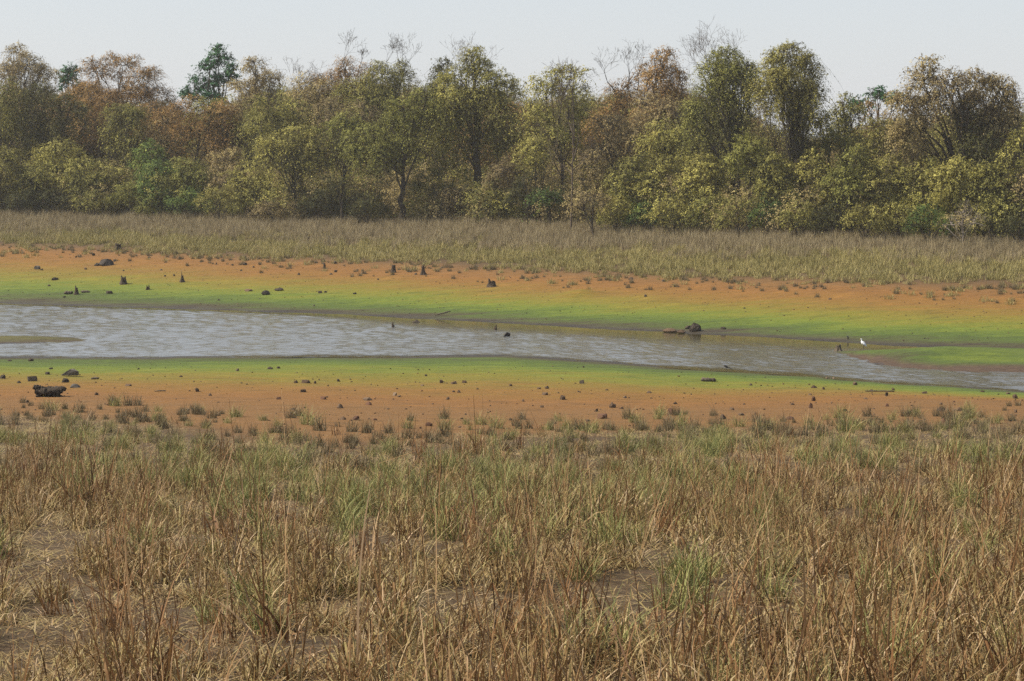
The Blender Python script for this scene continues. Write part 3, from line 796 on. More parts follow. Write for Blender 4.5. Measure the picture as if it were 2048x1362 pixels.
def scatter(name, label, protos, P, idx, turn, size, cat=None):
    c = bpy.data.collections.new(name + '_kinds')
    for i, me in enumerate(protos):
        c.objects.link(bpy.data.objects.new('%s_kind_%02d' % (name, i), me))
    me = bpy.data.meshes.new(name)
    n = len(P)
    me.vertices.add(n); me.vertices.foreach_set('co', np.asarray(P, np.float32).ravel())
    a = me.attributes.new('kind_index', 'INT', 'POINT'); a.data.foreach_set('value', np.asarray(idx, np.int32))
    a = me.attributes.new('turn', 'FLOAT_VECTOR', 'POINT'); a.data.foreach_set('vector', np.asarray(turn, np.float32).ravel())
    a = me.attributes.new('size', 'FLOAT_VECTOR', 'POINT'); a.data.foreach_set('vector', np.asarray(size, np.float32).ravel())
    o = link(name, me)
    md = o.modifiers.new('scatter', 'NODES'); md.node_group = SG; md[SG_ID] = c
    tag(o, label, kind='stuff')
    return o

rng = np.random.default_rng(77)
# deep woods behind the front trees
protos = []
for i, pal in enumerate(['brown', 'olive', 'rust', 'dark', 'brown', 'olive']):
    G, B = Geo(), Geo(); r_ = np.random.default_rng(300 + i)
    B.add(*tube([[0, 0, -.2], [.1, 0, 2], [.2, .1, 4.5], [.1, 0, 6.5]], [.2, .16, .12, .06], 6))
    lw = [(np.array([r_.normal() * 1.3, r_.normal() * 1.3, z]), np.array([1.9, 1.9, 1.5])) for z in (1.3, 2.6, 3.8, 5.0, 6.2, 7.2, 8.2)]
    for c_, rr_ in lw: limb(B, r_, np.array([.15, 0, max(1, c_[2] - 2)]), c_, .08, .02, sides=4)
    foliage(G, B, r_, lw, .26, 120, .4, .25, 1.1, .4, twig=.014)
    me = G.mesh('deep_wood_%d' % i, LEAF[pal], tint=True)
    bw = B.mesh('w', BARK)
    bm = bmesh.new(); bm.from_mesh(me); nf = len(bm.faces); bm.from_mesh(bw)
    bm.faces.ensure_lookup_table()
    for f in bm.faces[nf:]: f.material_index = 1
    bm.to_mesh(me); bm.free(); me.materials.append(BARK)
    protos.append(me)
SKY_X = [-400, 0, 120, 330, 400, 600, 900, 1040, 1150, 1400, 1560, 1650, 1720, 1800, 2048, 2500]
SKY_Y = [172, 180, 186, 194, 222, 172, 170, 200, 178, 184, 262, 270, 250, 232, 208, 200]
P, S, T, I = [], [], [], []
for row in np.arange(17, 75, 5.5):
    for X in np.arange(-75, 75, 3.2):
        x = X + rng.normal() * 1.0; y = float(Ytl(x)) + row + rng.normal() * 1.3
        pxx = 1024 + FPX * x / y
        lim = at_depth(pxx, np.interp(pxx, SKY_X, SKY_Y), y)[2]
        z = float(ground(x, y))
        h = (lim - z) / 9.4 * rng.uniform(.72, 1.0)
        P.append((x, y, z)); S.append((max(h, .55), max(h, .55), h)); T.append((0, 0, rng.random() * 6.28)); I.append(rng.integers(0, 6))
scatter('distant_woods', 'deep brown and olive forest massed behind the front trees', protos, P, I, T, S)
# undergrowth below the trees
protos = []
for i, pal in enumerate(['dark', 'brown', 'olive', 'brown']):
    G, B = Geo(), Geo(); r_ = np.random.default_rng(320 + i)
    lw = [(np.array([r_.normal() * .7, r_.normal() * .7, z]), np.array([1.1, 1.1, .8])) for z in (.5, .8, 1.3, 1.9)]
    foliage(G, B, r_, lw, .2, 120, .4, .15, 1, .48, twig=0)
    protos.append(G.mesh('undergrowth_%d' % i, LEAF[pal], tint=True))
n = 900
X = rng.uniform(-70, 70, n); Y = Ytl(X) + 2.0 + rng.random(n) * 19
P = np.stack([X, Y, ground(X, Y)], 1); s = rng.uniform(.7, 1.5, n)
scatter('undergrowth', 'dark tangled undergrowth in the shade below the forest', protos, P, rng.integers(0, 4, n), np.stack([X * 0, X * 0, rng.random(n) * 6.28], 1), np.stack([s, s, s], 1))

# ----------------------------------------------------------------- grass
def blades(rng, n, base_r, length, lean, curl, width, tint, segs=4, flop=0.0, tip=.15):
    """n curved ribbon blades, returned as verts / quads / tint"""
    az = rng.random(n) * 2 * np.pi
    br = base_r * np.sqrt(rng.random(n)); ba = rng.random(n) * 2 * np.pi
    p = np.stack([br * np.cos(ba), br * np.sin(ba), np.full(n, -.02)], 1)
    Ln = rng.uniform(*length, n); le = np.abs(rng.normal(*lean, n)); cu = rng.normal(*curl, n); w = rng.uniform(*width, n)
    tw = rng.normal(size=n) * .9
    side = np.stack([-np.sin(az + tw), np.cos(az + tw), np.zeros(n)], 1)
    rows = [p.copy()]; wd = [w.copy()]
    kink = rng.random(n) < flop; ks = rng.uniform(.3, .75, n); ka = rng.uniform(.9, 2.0, n)
    for s in range(segs):
        f = (s + .5) / segs
        th = le + cu * f ** 1.6 + np.where(kink & (f > ks), ka, 0)
        d = np.stack([np.sin(th) * np.cos(az), np.sin(th) * np.sin(az), np.cos(th)], 1)
        p = p + d * (Ln / segs)[:, None]
        p[:, 2] = np.maximum(p[:, 2], .01)
        rows.append(p.copy())
        wd.append(w * (1 - (1 - tip) * ((s + 1) / segs) ** 1.5))
    rows = np.stack(rows, 1); wd = np.stack(wd, 1)
    a = rows - side[:, None] * wd[..., None] * .5; b = rows + side[:, None] * wd[..., None] * .5
    V = np.stack([a, b], 2).reshape(-1, 3)
    m = segs + 1
    i = np.arange(n)[:, None] * 2 * m + np.arange(segs)[None] * 2
    Q = np.stack([i, i + 1, i + 3, i + 2], -1).reshape(-1, 4)
    t = np.clip(rng.normal(*tint, n), .01, .99)
    return V, Q, np.repeat(t, 2 * m)

def grass_material(name, stops, trans=.16, patch=.1, pscale=.35):
    return leaf_material(name, stops, trans, .6, patch, pscale, .2)
STRAW = grass_material('grass_straw', [(0, (0.083, 0.043, 0.018)), (.22, (0.162, 0.086, 0.032)), (.42, (0.251, 0.159, 0.061)), (.62, (0.323, 0.225, 0.095)), (.8, (0.294, 0.234, 0.087)), (1, (0.509, 0.368, 0.215))])
STEM = grass_material('grass_stem', [(0, (0.079, 0.043, 0.021)), (.3, (0.186, 0.088, 0.033)), (.55, (0.264, 0.149, 0.061)), (.8, (0.349, 0.226, 0.110)), (1, (0.465, 0.326, 0.197))])
GREEN = grass_material('grass_green', [(0, (0.056, 0.064, 0.018)), (.35, (0.134, 0.146, 0.041)), (.6, (0.241, 0.233, 0.074)), (.8, (0.347, 0.291, 0.099)), (1, (0.448, 0.340, 0.147))])
ASH = grass_material('grass_ash', [(0, (0.053, 0.041, 0.022)), (.4, (0.126, 0.096, 0.050)), (.7, (0.210, 0.162, 0.080)), (1, (0.315, 0.245, 0.120))])
FARLOW = grass_material('grass_far_low', [(0, (0.134, 0.114, 0.041)), (.4, (0.243, 0.211, 0.072)), (.7, (0.365, 0.302, 0.111)), (1, (0.486, 0.388, 0.164))], patch=.12, pscale=.25)
FARHIGH = grass_material('grass_far_high', [(0, (0.153, 0.118, 0.064)), (.4, (0.265, 0.207, 0.113)), (.7, (0.377, 0.307, 0.171)), (1, (0.516, 0.434, 0.232))], patch=.1, pscale=.25)

def clump(name, seed, mat, *sets):
    r_ = np.random.default_rng(seed); G = Geo()
    for k in sets:
        V, Q, t = blades(r_, **k); G.add(V, Q, None, t)
    return G.mesh(name, mat, tint=True)

short_, green_, stem_, ash_, litter_ = [], [], [], [], []
for i in range(7):
    short_.append(clump('straw_%d' % i, 400 + i, STRAW,
        dict(n=42, base_r=.26, length=(.22, .62), lean=(.5, .4), curl=(1.4, .9), width=(.013, .027), tint=(.55, .22), flop=.45),
        dict(n=22, base_r=.28, length=(.25, .55), lean=(.35, .3), curl=(.9, .6), width=(.008, .015), tint=(.80, .12), flop=.3),
        dict(n=10, base_r=.2, length=(.4, .8), lean=(.2, .2), curl=(.6, .6), width=(.010, .018), tint=(.22, .1), flop=.35),
        dict(n=22, base_r=.4, length=(.2, .5), lean=(1.2, .2), curl=(.3, .4), width=(.009, .017), tint=(.68, .2), flop=.3)))
for i in range(5):
    green_.append(clump('green_%d' % i, 420 + i, GREEN,
        dict(n=70, base_r=.2, length=(.3, .72), lean=(.35, .22), curl=(.9, .5), width=(.009, .016), tint=(.5, .2), flop=.12),
        dict(n=16, base_r=.2, length=(.25, .6), lean=(.5, .3), curl=(1, .5), width=(.010, .017), tint=(.92, .06), flop=.3)))
for i in range(8):
    stem_.append(clump('stem_%d' % i, 440 + i, STEM,
        dict(n=6, base_r=.2, length=(.55, 1.25), lean=(.16, .16), curl=(.1, .25), width=(.011, .022), tint=(.42, .22), segs=5, flop=.12, tip=.35),
        dict(n=9, base_r=.2, length=(.35, .9), lean=(.35, .3), curl=(.8, .7), width=(.016, .034), tint=(.4, .25), segs=5, flop=.55),
        dict(n=18, base_r=.22, length=(.25, .6), lean=(.45, .35), curl=(1.2, .7), width=(.010, .018), tint=(.65, .22), flop=.5)))
for i in range(5):
    ash_.append(clump('ash_%d' % i, 460 + i, ASH,
        dict(n=70, base_r=.16, length=(.16, .46), lean=(.3, .22), curl=(.3, .4), width=(.010, .019), tint=(.45, .2), flop=.1),
        dict(n=10, base_r=.16, length=(.3, .6), lean=(.3, .2), curl=(.6, .4), width=(.009, .015), tint=(.85, .1))))
for i in range(4):
    litter_.append(clump('litter_%d' % i, 480 + i, STRAW,
        dict(n=40, base_r=.5, length=(.12, .45), lean=(1.45, .12), curl=(.05, .2), width=(.009, .018), tint=(.62, .22), flop=.3, segs=3)))
tall_ = []
for i in range(6):
    tall_.append(clump('tall_%d' % i, 490 + i, STEM,
        dict(n=2, base_r=.15, length=(.9, 1.7), lean=(.14, .14), curl=(.1, .2), width=(.012, .022), tint=(.5, .25), segs=6, flop=.15, tip=.35),
        dict(n=1, base_r=.1, length=(.9, 1.4), lean=(.5, .25), curl=(.4, .4), width=(.014, .026), tint=(.75, .15), segs=6, flop=.4)))

rng = np.random.default_rng(2024)
def zone(n, y0, y1, xm=.315):
    """uniform points over the view wedge between two depths, with a margin"""
    y = np.sqrt(rng.uniform(y0 ** 2, y1 ** 2, n))
    x = rng.uniform(-1, 1, n) * (xm * y + 1.2)
    return x, y
def pxy(x, y):
    z = ground(x, y)
    return 1024 + FPX * x / y, 300 + FPX * (CAM_H - z) / y
def bare_mask(px, py):
    m = np.ones(len(px))
    for cx, cy, rx, ry in ((120, 1085, 150, 45), (420, 1330, 110, 38), (640, 905, 70, 22), (1220, 935, 40, 14), (1790, 985, 110, 26), (1560, 945, 70, 16), (880, 870, 70, 16), (60, 1290, 60, 40)):
        m *= 1 - .93 * np.exp(-(((px - cx) / rx) ** 2 + ((py - cy) / ry) ** 2) ** 1.5)
    return m
def field(name, label, protos, n, y0, y1, prob, sc, tilt=.10):
    x, y = zone(n, y0, y1)
    px, py = pxy(x, y)
    k = rng.random(n) < np.clip(prob(x, y, px, py), 0, 1)
    x, y = x[k], y[k]; m = len(x)
    s = rng.uniform(*sc, m) * (1 - .25 * smooth01((y - 38) / 25))
    s = s * np.clip(1.25 - .5 * fbm(x + 80, y, 3.1), .7, 1.3)
    P = np.stack([x, y, ground(x, y)], 1)
    scatter(name, label, protos, P, rng.integers(0, len(protos), m), np.stack([rng.normal(size=m) * tilt, rng.normal(size=m) * tilt, rng.random(m) * 6.28], 1),
            np.stack([s, s, s * rng.uniform(.85, 1.15, m)], 1))
def edge(x, y, w=9.0):                      # thins out towards the orange shore
    e = (Yge(x) + 3 + (fbm(x, y * .3, 3.0) - .5) * 12 - y) / w
    return np.clip(e, 0, 1)
def clumpy(x, y, s, lo=.38, hi=.62):
    return smooth01((fbm(x + s * 13, y, s) - lo) / (hi - lo))
greenish = lambda px, py: np.clip(np.exp(-((px - 1050) / 480) ** 2 - ((py - 985) / 75) ** 2) * 1.1 + .5 * np.exp(-((px - 300) / 300) ** 2 - ((py - 930) / 60) ** 2)
                                  + .6 * np.exp(-((px - 1400) / 300) ** 2 - ((py - 900) / 45) ** 2) + .4 * np.exp(-((px - 1900) / 200) ** 2 - ((py - 930) / 45) ** 2), 0, 1)

field('dry_grass', 'curling straw-coloured dry grass covering the near bank', short_, 8500, 10, 77,
      lambda x, y, px, py: bare_mask(px, py) * edge(x, y, 28) ** 1.1 * np.where(y > 42, (.9 - .35 * smooth01((y - 42) / 10)) * clumpy(x, y, 1.3, .46, .57), 1) * (.04 + .96 * clumpy(x, y, 1.9, .38, .58)) * (1 - .55 * greenish(px, py)) * np.where(y < 40, 1, .62), (.75, 1.2))
field('green_grass', 'fresh green grass growing among the dry straw on the near bank', green_, 5200, 12, 77,
      lambda x, y, px, py: bare_mask(px, py) * edge(x, y, 13) * np.where(y > 42, .05 + .9 * clumpy(x + 9, y, 1.3, .45, .57), 1) * (np.minimum(greenish(px, py) * 1.25, 1) * (.25 + .75 * clumpy(x, y, 2.0)) + .10 * clumpy(x, y, 3.0) + .07), (.65, 1.15))
field('brown_stalks', 'stiff brown and orange dead grass stalks on the near bank', stem_, 2100, 10, 66,
      lambda x, y, px, py: bare_mask(px, py) * np.clip(1.35 - y / 40, .03, 1) * (.12 + .88 * clumpy(x, y, 2.2, .38, .6)), (.7, 1.15), .12)
field('withered_tufts', 'short grey-brown withered grass stubble on the near bank', ash_, 3000, 30, 78,
      lambda x, y, px, py: np.maximum(edge(x, y, 4.0), .45 * edge(x, y - 6, 7.0)) * clumpy(x, y, 1.3, .44, .58) * np.clip((y - 36) / 24, .05, 1) * .85, (.55, 1.25))
field('grass_litter', 'flattened straw litter lying between the grass tufts', litter_, 9500, 12, 74,
      lambda x, y, px, py: edge(x, y, 9) * .85, (.7, 1.2), .04)
field('edge_tufts', 'small dark withered tufts straggling out onto the orange shore', ash_ + green_[:2], 1500, 52, 88,
      lambda x, y, px, py: np.clip((y - 56) / 6, 0, 1) * np.clip((Yge(x) + 14 + (fbm(x, y, 3.0) - .5) * 14 - y) / 9, 0, 1) ** 1.5 * clumpy(x + 3, y, 1.6, .42, .6) * .85, (.6, 1.6))
field('tall_stalks', 'tall thin dry stalks standing above the near grass', tall_, 620, 9, 78,
      lambda x, y, px, py: np.clip((Yge(x) + 5 - y) / 8, 0, 1) * np.where(y < 40, .5, .30) * (.3 + .7 * clumpy(x, y, 3.4, .4, .6)), (.65, 1.1), .10)

# far bank grass
fl, fh = [], []
for i in range(5):
    fl.append(clump('far_low_%d' % i, 500 + i, FARLOW, dict(n=42, base_r=.34, length=(.25, .62), lean=(.3, .2), curl=(.6, .5), width=(.018, .036), tint=(.5, .2), segs=3)))
    fh.append(clump('far_high_%d' % i, 520 + i, FARHIGH, dict(n=40, base_r=.36, length=(.5, 1.05), lean=(.16, .14), curl=(.3, .3), width=(.015, .03), tint=(.5, .2), segs=3)))
n = 15000
x = rng.uniform(-62, 62, n); a0, a1 = Ygf(x), Ytl(x)
f = rng.random(n); y = a0 - 2.2 + (a1 + 4.4 - a0) * f
e = (y - a0 - (fbm(x, y, 1.7) - .5) * 7.0 + .2) / 4.0
hi_ = rng.random(n) < smooth01((f - .38 + (fbm(x, y, 8) - .5) * .35 + .10 * smooth01((x - 5) / 20) * -1 + .08) / .42)
k = rng.random(n) < np.clip(e, 0, 1)
for nm, lab, pr, msk, sc in (('far_meadow_grass', 'olive-green grass belt along the top of the far mud bank', fl, k & ~hi_, (.6, 1.15)), ('far_reed_grass', 'taller purplish-brown dry grass in front of the forest', fh, k & hi_, (.5, .98))):
    xx, yy = x[msk], y[msk]; m = len(xx)
    s = rng.uniform(*sc, m) * np.clip(e[msk] * .5 + .5, .5, 1)
    scatter(nm, lab, pr, np.stack([xx, yy, ground(xx, yy)], 1), rng.integers(0, 5, m), np.stack([rng.normal(size=m) * .08, rng.normal(size=m) * .08, rng.random(m) * 6.28], 1), np.stack([s, s, s], 1))

n = 2600
x = rng.uniform(-55, 55, n); y = Ygf(x) + rng.uniform(-6.5, 1.5, n)
k = rng.random(n) < np.clip(1.0 - (Ygf(x) - y) / 6.5, 0, 1) ** 1.4 * smooth01((fbm(x, y, 1.8) - .42) / .16)
x, y = x[k], y[k]; m = len(x); sz = rng.uniform(.45, 1.1, m)
scatter('far_edge_tufts', 'dark ragged tufts fringing the lower edge of the far grass', ash_ + fl[:2], np.stack([x, y, ground(x, y)], 1), rng.integers(0, 7, m),
        np.stack([x * 0, x * 0, rng.random(m) * 6.28], 1), np.stack([sz, sz, sz * .85], 1))

# ----------------------------------------------------------------- stones, stumps, driftwood
def hull_rock(seed, npts=16, sub=0):
    r_ = np.random.default_rng(seed)
    p = unit(r_.normal(size=(npts, 3))) * r_.uniform(.82, 1.0, (npts, 1))
    p[:, 2] = np.maximum(p[:, 2], -.35)
    bm = bmesh.new()
    for v in p: bm.verts.new(v)
    bmesh.ops.convex_hull(bm, input=bm.verts)
    for v in [v for v in bm.verts if not v.link_faces]: bm.verts.remove(v)
    if sub:
        bmesh.ops.bevel(bm, geom=bm.edges[:], offset=.07, segments=1, affect='EDGES')
        bmesh.ops.triangulate(bm, faces=bm.faces[:])
        bmesh.ops.subdivide_edges(bm, edges=bm.edges[:], cuts=1)
        for v in bm.verts: v.co += Vector(r_.normal(size=3)) * .022
    v = np.array([v.co[:] for v in bm.verts]); mn, mx = v.min(0), v.max(0)
    for q in bm.verts:
        q.co.x = (q.co.x - (mn[0] + mx[0]) / 2) / (mx[0] - mn[0]); q.co.y = (q.co.y - (mn[1] + mx[1]) / 2) / (mx[1] - mn[1]); q.co.z = (q.co.z - mn[2]) / (mx[2] - mn[2])
    bmesh.ops.recalc_face_normals(bm, faces=bm.faces[:])
    me = bpy.data.meshes.new('stone_%d' % seed); bm.to_mesh(me); bm.free()
    return me
ROCK_BASE = [hull_rock(600 + i, 15 + i % 5, 0) for i in range(9)]
ROCK_BIG = [hull_rock(620 + i, 18, 1) for i in range(6)]
ROCK_MESH = {}
for k, m in ROCK.items():
    for i, me in enumerate(ROCK_BASE):
        c = me.copy(); c.materials.append(m); ROCK_MESH[k, i] = c
def place_base(px, py):
    p = hit(px, py); return p, p[1] / FPX

STONES = []      # px, py, w, h, tone
def S_(s, tone='dark'):
    for q in s.split():
        v = [float(a) for a in q.split(',')]
        STONES.append((*v, tone))
# near shore
S_('4,757,14,7 62,722,10,5 19,722,9,3 95,749,9,5 102,738,8,3 65,762,19,9 131,765,14,8 38,766,8,4 277,739,5,3 474,742,8,5 540,738,10,4 557,737,7,4 676,763,8,5 1163,767,10,7 852,752,5,3 1167,735,4,3 1502,771,7,4')
S_('362,754,7,3 256,772,14,4 394,783,10,7 420,792,7,5 606,784,13,5 592,766,9,5 612,766,16,6 630,767,5,5 680,816,12,8 686,839,14,6 586,820,8,4 193,790,7,5 55,805,6,5 882,766,9,6 908,768,12,5 929,766,9,5 907,784,6,3 918,785,7,5 955,779,5,3 895,799,8,5 1046,803,5,5', 'brown')
S_('1021,772,7,4 1078,778,8,3 1094,777,9,5 1084,815,7,4 1126,799,13,8 1214,781,7,3 1298,786,10,4 1192,823,12,6 1225,815,13,8 1176,843,9,4 1021,841,7,4 1351,808,11,4 1464,819,9,4 1482,831,13,5 1446,838,13,9 1488,809,5,3', 'brown')
S_('789,791,9,6 798,794,9,4 735,801,18,6 1090,790,12,5 1250,796,8,4 845,772,6,3 1654,757,6,3 1667,757,5,3', 'pale')
S_('737,810,13,7 710,839,18,7 857,852,13,7 750,840,9,3 1204,837,22,9 1243,818,9,4 1342,830,13,13 1627,802,8,9 1621,816,9,10 1886,849,17,12 1883,858,15,10 1774,813,6,6 1580,839,17,6 1784,863,9,7 557,799,10,5 647,799,12,6', 'reddish')
S_('1710,770,10,6 1628,776,12,5 1647,779,7,5 1620,790,7,3 1585,810,7,4 1786,780,7,4 1773,791,9,6 1743,782,8,3 1690,822,7,4 1820,826,16,5 1879,822,16,7 1920,822,15,7 1909,822,7,5 1882,809,5,4 2030,797,10,8 2031,825,6,6 1849,787,11,4 1965,784,8,3 2016,788,9,3 1731,798,8,3', 'brown')
S_('150,775,20,7', 'grey')
# far shore
S_('83,540,8,3 110,560,13,5 98,572,6,3 218,587,14,5 129,595,6,3 640,586,8,4 651,585,6,3 299,516,7,3 359,517,5,4 432,529,5,4 490,530,8,5 465,531,5,3 507,535,4,3 482,542,5,3 598,550,4,4 671,544,6,4 662,549,6,3 247,542,4,3 322,541,5,3 330,553,4,3 348,552,4,4 229,523,5,4 152,515,4,3 187,511,6,4 670,527,7,5 437,601,5,3 628,612,4,3 831,549,6,3 1291,593,5,4 1327,563,7,4 756,560,4,3 710,588,9,3 1447,658,11,4 1489,617,5,2 1696,678,4,4', 'dark')
S_('1262,559,10,5 1641,574,8,4 496,582,16,4', 'brown')
S_('171,539,6,4 1660,599,7,3', 'pale')

ANCH = {'n': [(100, 'the uprooted stump'), (300, 'the left bank'), (610, ''), (900, ''), (1160, ''), (1417, 'the flat log'), (1620, ''), (1885, 'the paired red stones')],
        'f': [(73, 'the leftmost rock'), (208, 'the black boulder'), (247, 'the cleft stump'), (365, 'the pointed stump'), (531, 'the dark twin rocks'), (787, 'the paired tall stumps'), (983, 'the jagged low stump'), (1385, 'the peaked rock'), (1725, 'the egret')]}
def ordinal(i): return ['first', 'second', 'third', 'fourth', 'fifth', 'sixth', 'seventh', 'eighth', 'ninth', 'tenth', 'eleventh', 'twelfth'][i]
def where(px):
    return ('left edge' if px < 120 else 'left quarter' if px < 512 else 'left of middle' if px < 940 else 'photo middle' if px < 1150 else
            'right of middle' if px < 1536 else 'right quarter' if px < 1950 else 'right edge')
info = []
for (px, py, w, h, tone) in STONES:
    near = py > 700
    P, k = place_base(px, py)
    W = w * k * 1.0
    if near:
        b = (Yn(P[0]) - P[1]) / (Yn(P[0]) - Ygn(P[0])) * (1 + .4 * float(smooth01((P[0] - 7) / 12)))
    else:
        b = (P[1] - Yf(P[0])) / (Ygf(P[0]) - Yf(P[0]))
    zone_ = 'green' if b < .3 else 'yellow' if b < .55 else 'orange'
    size_ = 'tiny' if w < 6 else 'small' if w < 10 else 'medium' if w < 15 else 'large'
    ratio = h / w
    shape = 'flat' if ratio < .42 else 'upright' if ratio > .85 else 'rounded' if ratio > .62 else 'low'
    info.append(dict(px=px, py=py, P=P, k=k, w=w, h=h, tone=tone, txt='%s %s %s stone, %s %s mud, %s' % (size_, tone, shape, 'near' if near else 'far', zone_, where(px))))
from collections import defaultdict
grp = defaultdict(list)
for q in info: grp[q['txt']].append(q)
for t, g in grp.items():
    g.sort(key=lambda q: q['px'])
    for i, q in enumerate(g):
        q['label'] = t if len(g) == 1 else '%s, %s' % (t, 'left of two' if len(g) == 2 and i == 0 else 'right of two' if len(g) == 2 else '%s from left of %d' % (ordinal(i), len(g)))
for i, q in enumerate(info):
    r_ = np.random.default_rng(700 + i)
    o = link('stone', ROCK_MESH[q['tone'], i % 9], loc=(q['P'][0], q['P'][1], q['P'][2] - .28 * q['h'] * q['k']), rot=(0, 0, r_.normal() * .5))
    o.scale = (q['w'] * q['k'] * 1.12, q['w'] * q['k'] * r_.uniform(.7, 1.0), q['h'] * q['k'] * 1.42)
    tag(o, q['label'], 'stone', 'stones on the near shore' if q['py'] > 700 else 'stones on the far shore')

def big_rock(px, py, w, h, mat, i, label, rz=0, depth=.8, name='rock', group='large rocks on the pond bed'):
    P, k = place_base(px, py)
    me = ROCK_BIG[i].copy(); me.materials.append(mat)
    o = link(name, me, loc=(P[0], P[1] + w * k * .3, P[2] - .12 * h * k), rot=(0, 0, rz))
    o.scale = (w * k * 1.05, w * k * depth, h * k * 1.15)
    return tag(o, label, 'rock', group)
big_rock(140, 754, 37, 15, ROCK['grey'], 0, 'long grey rock on yellow mud behind the uprooted stump', .2)
big_rock(210, 532, 30, 14, ROCK['black'], 1, 'largest black boulder on the orange far bank at left', -.1)
big_rock(194, 532, 14, 6, ROCK['black'], 2, 'low black slab leaning on the left of the black boulder', .3)
big_rock(73, 539, 14, 9, ROCK['grey'], 3, 'leftmost grey rock on the far yellow mud', .1)
big_rock(531, 590, 17, 9, ROCK['black'], 4, 'dark blocky rock, left one of the pair on far green mud', .4)
big_rock(557, 582, 20, 6, ROCK['dark'], 5, 'long low rock, right one of the pair on far green mud', -.2)
big_rock(1391, 663, 28, 17, ROCK['dark'], 2, 'peaked dark rock at the far waterline right of centre', .5, .9)
big_rock(1378, 658, 18, 8, ROCK['dark'], 3, 'low dark rock touching the left of the peaked rock', .9)
big_rock(1340, 665, 28, 8, ROCK['brown'], 4, 'mud-brown mound rock left of the peaked rock in the shallows', .1)
big_rock(1363, 667, 18, 7, ROCK['brown'], 5, 'brown rounded rock between the mud mound and peaked rock', .6)
big_rock(1014, 675, 17, 10, ROCK['black'], 0, 'black shaggy lump standing in the water at centre', .6, .8)
big_rock(831, 645, 16, 3.0, ROCK['dark'], 1, 'flat dark slab just above the water left of centre', 0, .6)
big_rock(833, 643, 6, 4, ROCK['dark'], 4, 'small dark lump sitting on the flat slab in the water', 0, .9)

def stump(px, py, w, h, label, seed, jag=.25, roots=5, cleft=False, top=.5, mat=None, name='tree_stump', lean=0):
    P, k = place_base(px, py)
    r_ = np.random.default_rng(seed)
    Wm, Hm = w * k * .54, h * k * .86
    A_, Rn = 26, 9
    ang = np.linspace(0, 2 * np.pi, A_, endpoint=False)
    ph = r_.random() * 6.28
    flare = .5 + .5 * np.cos(roots * ang + ph) + .35 * r_.normal(size=A_)
    if cleft: flare = flare - 1.5 * np.exp(-((ang - 4.71) / .28) ** 2)
    tj = 1 + 1.3 * jag * (np.convolve(np.tile(r_.normal(size=A_), 3), [.25, .5, .25], 'same')[A_:2 * A_])
    V = []
    for i in range(Rn):
        t = i / (Rn - 1)
        rad = Wm * (top + (1 - top) * (1 - t) ** 2.2 * (.75 + .4 * flare)) * (1 + .05 * r_.normal(size=A_))
        rad = np.maximum(rad, Wm * .2)
        z = Hm * (t * tj) - .06 * (1 - t)
        V.append(np.stack([rad * np.cos(ang) + lean * t * Wm, rad * np.sin(ang), z], 1))
    V.append(np.stack([.55 * V[-1][:, 0] + .45 * lean * Wm, .55 * V[-1][:, 1], V[-1][:, 2] * .80], 1))
    V = np.concatenate(V + [[[lean * Wm, 0, Hm * .62]]])
    i = np.arange(Rn)[:, None] * A_; j = np.arange(A_)[None]; j2 = (j + 1) % A_
    Q = np.stack([i + j, i + j2, i + A_ + j2, i + A_ + j], -1).reshape(-1, 4)
    T = np.stack([Rn * A_ + j[0], Rn * A_ + j2[0], np.full(A_, len(V) - 1)], 1)
    o = link(name, mesh_np('stump', V, [Q, T], mat or STUMP_WOOD), loc=(P[0], P[1], P[2]), rot=(0, 0, 0))
    return tag(o, label, 'stump', 'tree stumps on the far bank')
stump(247, 568, 16, 15, 'cleft grey tree stump with two buttress feet on yellow far mud', 801, .2, 4, True, .55)
stump(365, 564, 13, 14, 'pointed forked tree stump right of the cleft stump', 802, .5, 4, True, .28)
stump(787, 545, 13, 17, 'left of the paired tall stumps on the far orange bank', 803, .12, 5, False, .55)
stump(846, 549, 15, 18, 'right of the paired tall stumps, tapering to a point', 804, .2, 5, False, .33)
stump(153, 589, 13, 14, 'dark pointed stump on the far green mud at left', 805, .3, 5, False, .42)
stump(296, 579, 11, 8, 'small broken stump between the cleft and pointed stumps', 806, .6, 4, False, .5)
stump(649, 537, 8, 9, 'smallest upright stump near the far grass left of centre', 807, .3, 4, False, .5)
stump(236, 499, 15, 13, 'grey blocky stump standing in the far grass at left', 808, .15, 5, False, .75)
stump(693, 514, 8, 9, 'small dark stump standing in the far grass left of centre', 809, .3, 5, False, .6)
stump(984, 573, 22, 12, 'broad jagged low stump on the far orange mud at centre', 810, .35, 6, False, .6)
stump(1676, 702, 22, 11, 'brown split stump at the tip of the right mud spit', 811, .5, 4, True, .45, DRIFTWOOD)

def log(px, py, w, rad, label, seed, rz=0, mat=None, name='driftwood_log', z0=0.0, rise=0.0):
    P, k = place_base(px, py); r_ = np.random.default_rng(seed)
    Lm = w * k; n = 10; t = np.linspace(-.5, .5, n)
    path = np.stack([t * Lm, r_.normal(size=n) * Lm * .02, rad * .6 + z0 + r_.normal(size=n) * rad * .15 + rise * (t + .5)], 1)
    rr_ = rad * (1 - 1.2 * t ** 2) * r_.uniform(.8, 1.15, n); rr_[0] *= .5; rr_[-1] *= .4
    V, F = tube(path, rr_, 8)
    V += r_.normal(size=V.shape) * rad * .08
    caps = [np.arange(8)[None], np.arange(8)[None] + len(V) - 8]
    o = link(name, mesh_np('log', V, [F] + caps, mat or DRIFTWOOD), loc=P, rot=(0, 0, rz))
    return tag(o, label, 'log', 'driftwood on the mud')
log(1417, 763, 30, .11, 'flat dark log lying on the near yellow mud right of centre', 821, .05)
log(137, 588, 18, .13, 'low dark log left of the pointed stump on far green mud', 822, .1)
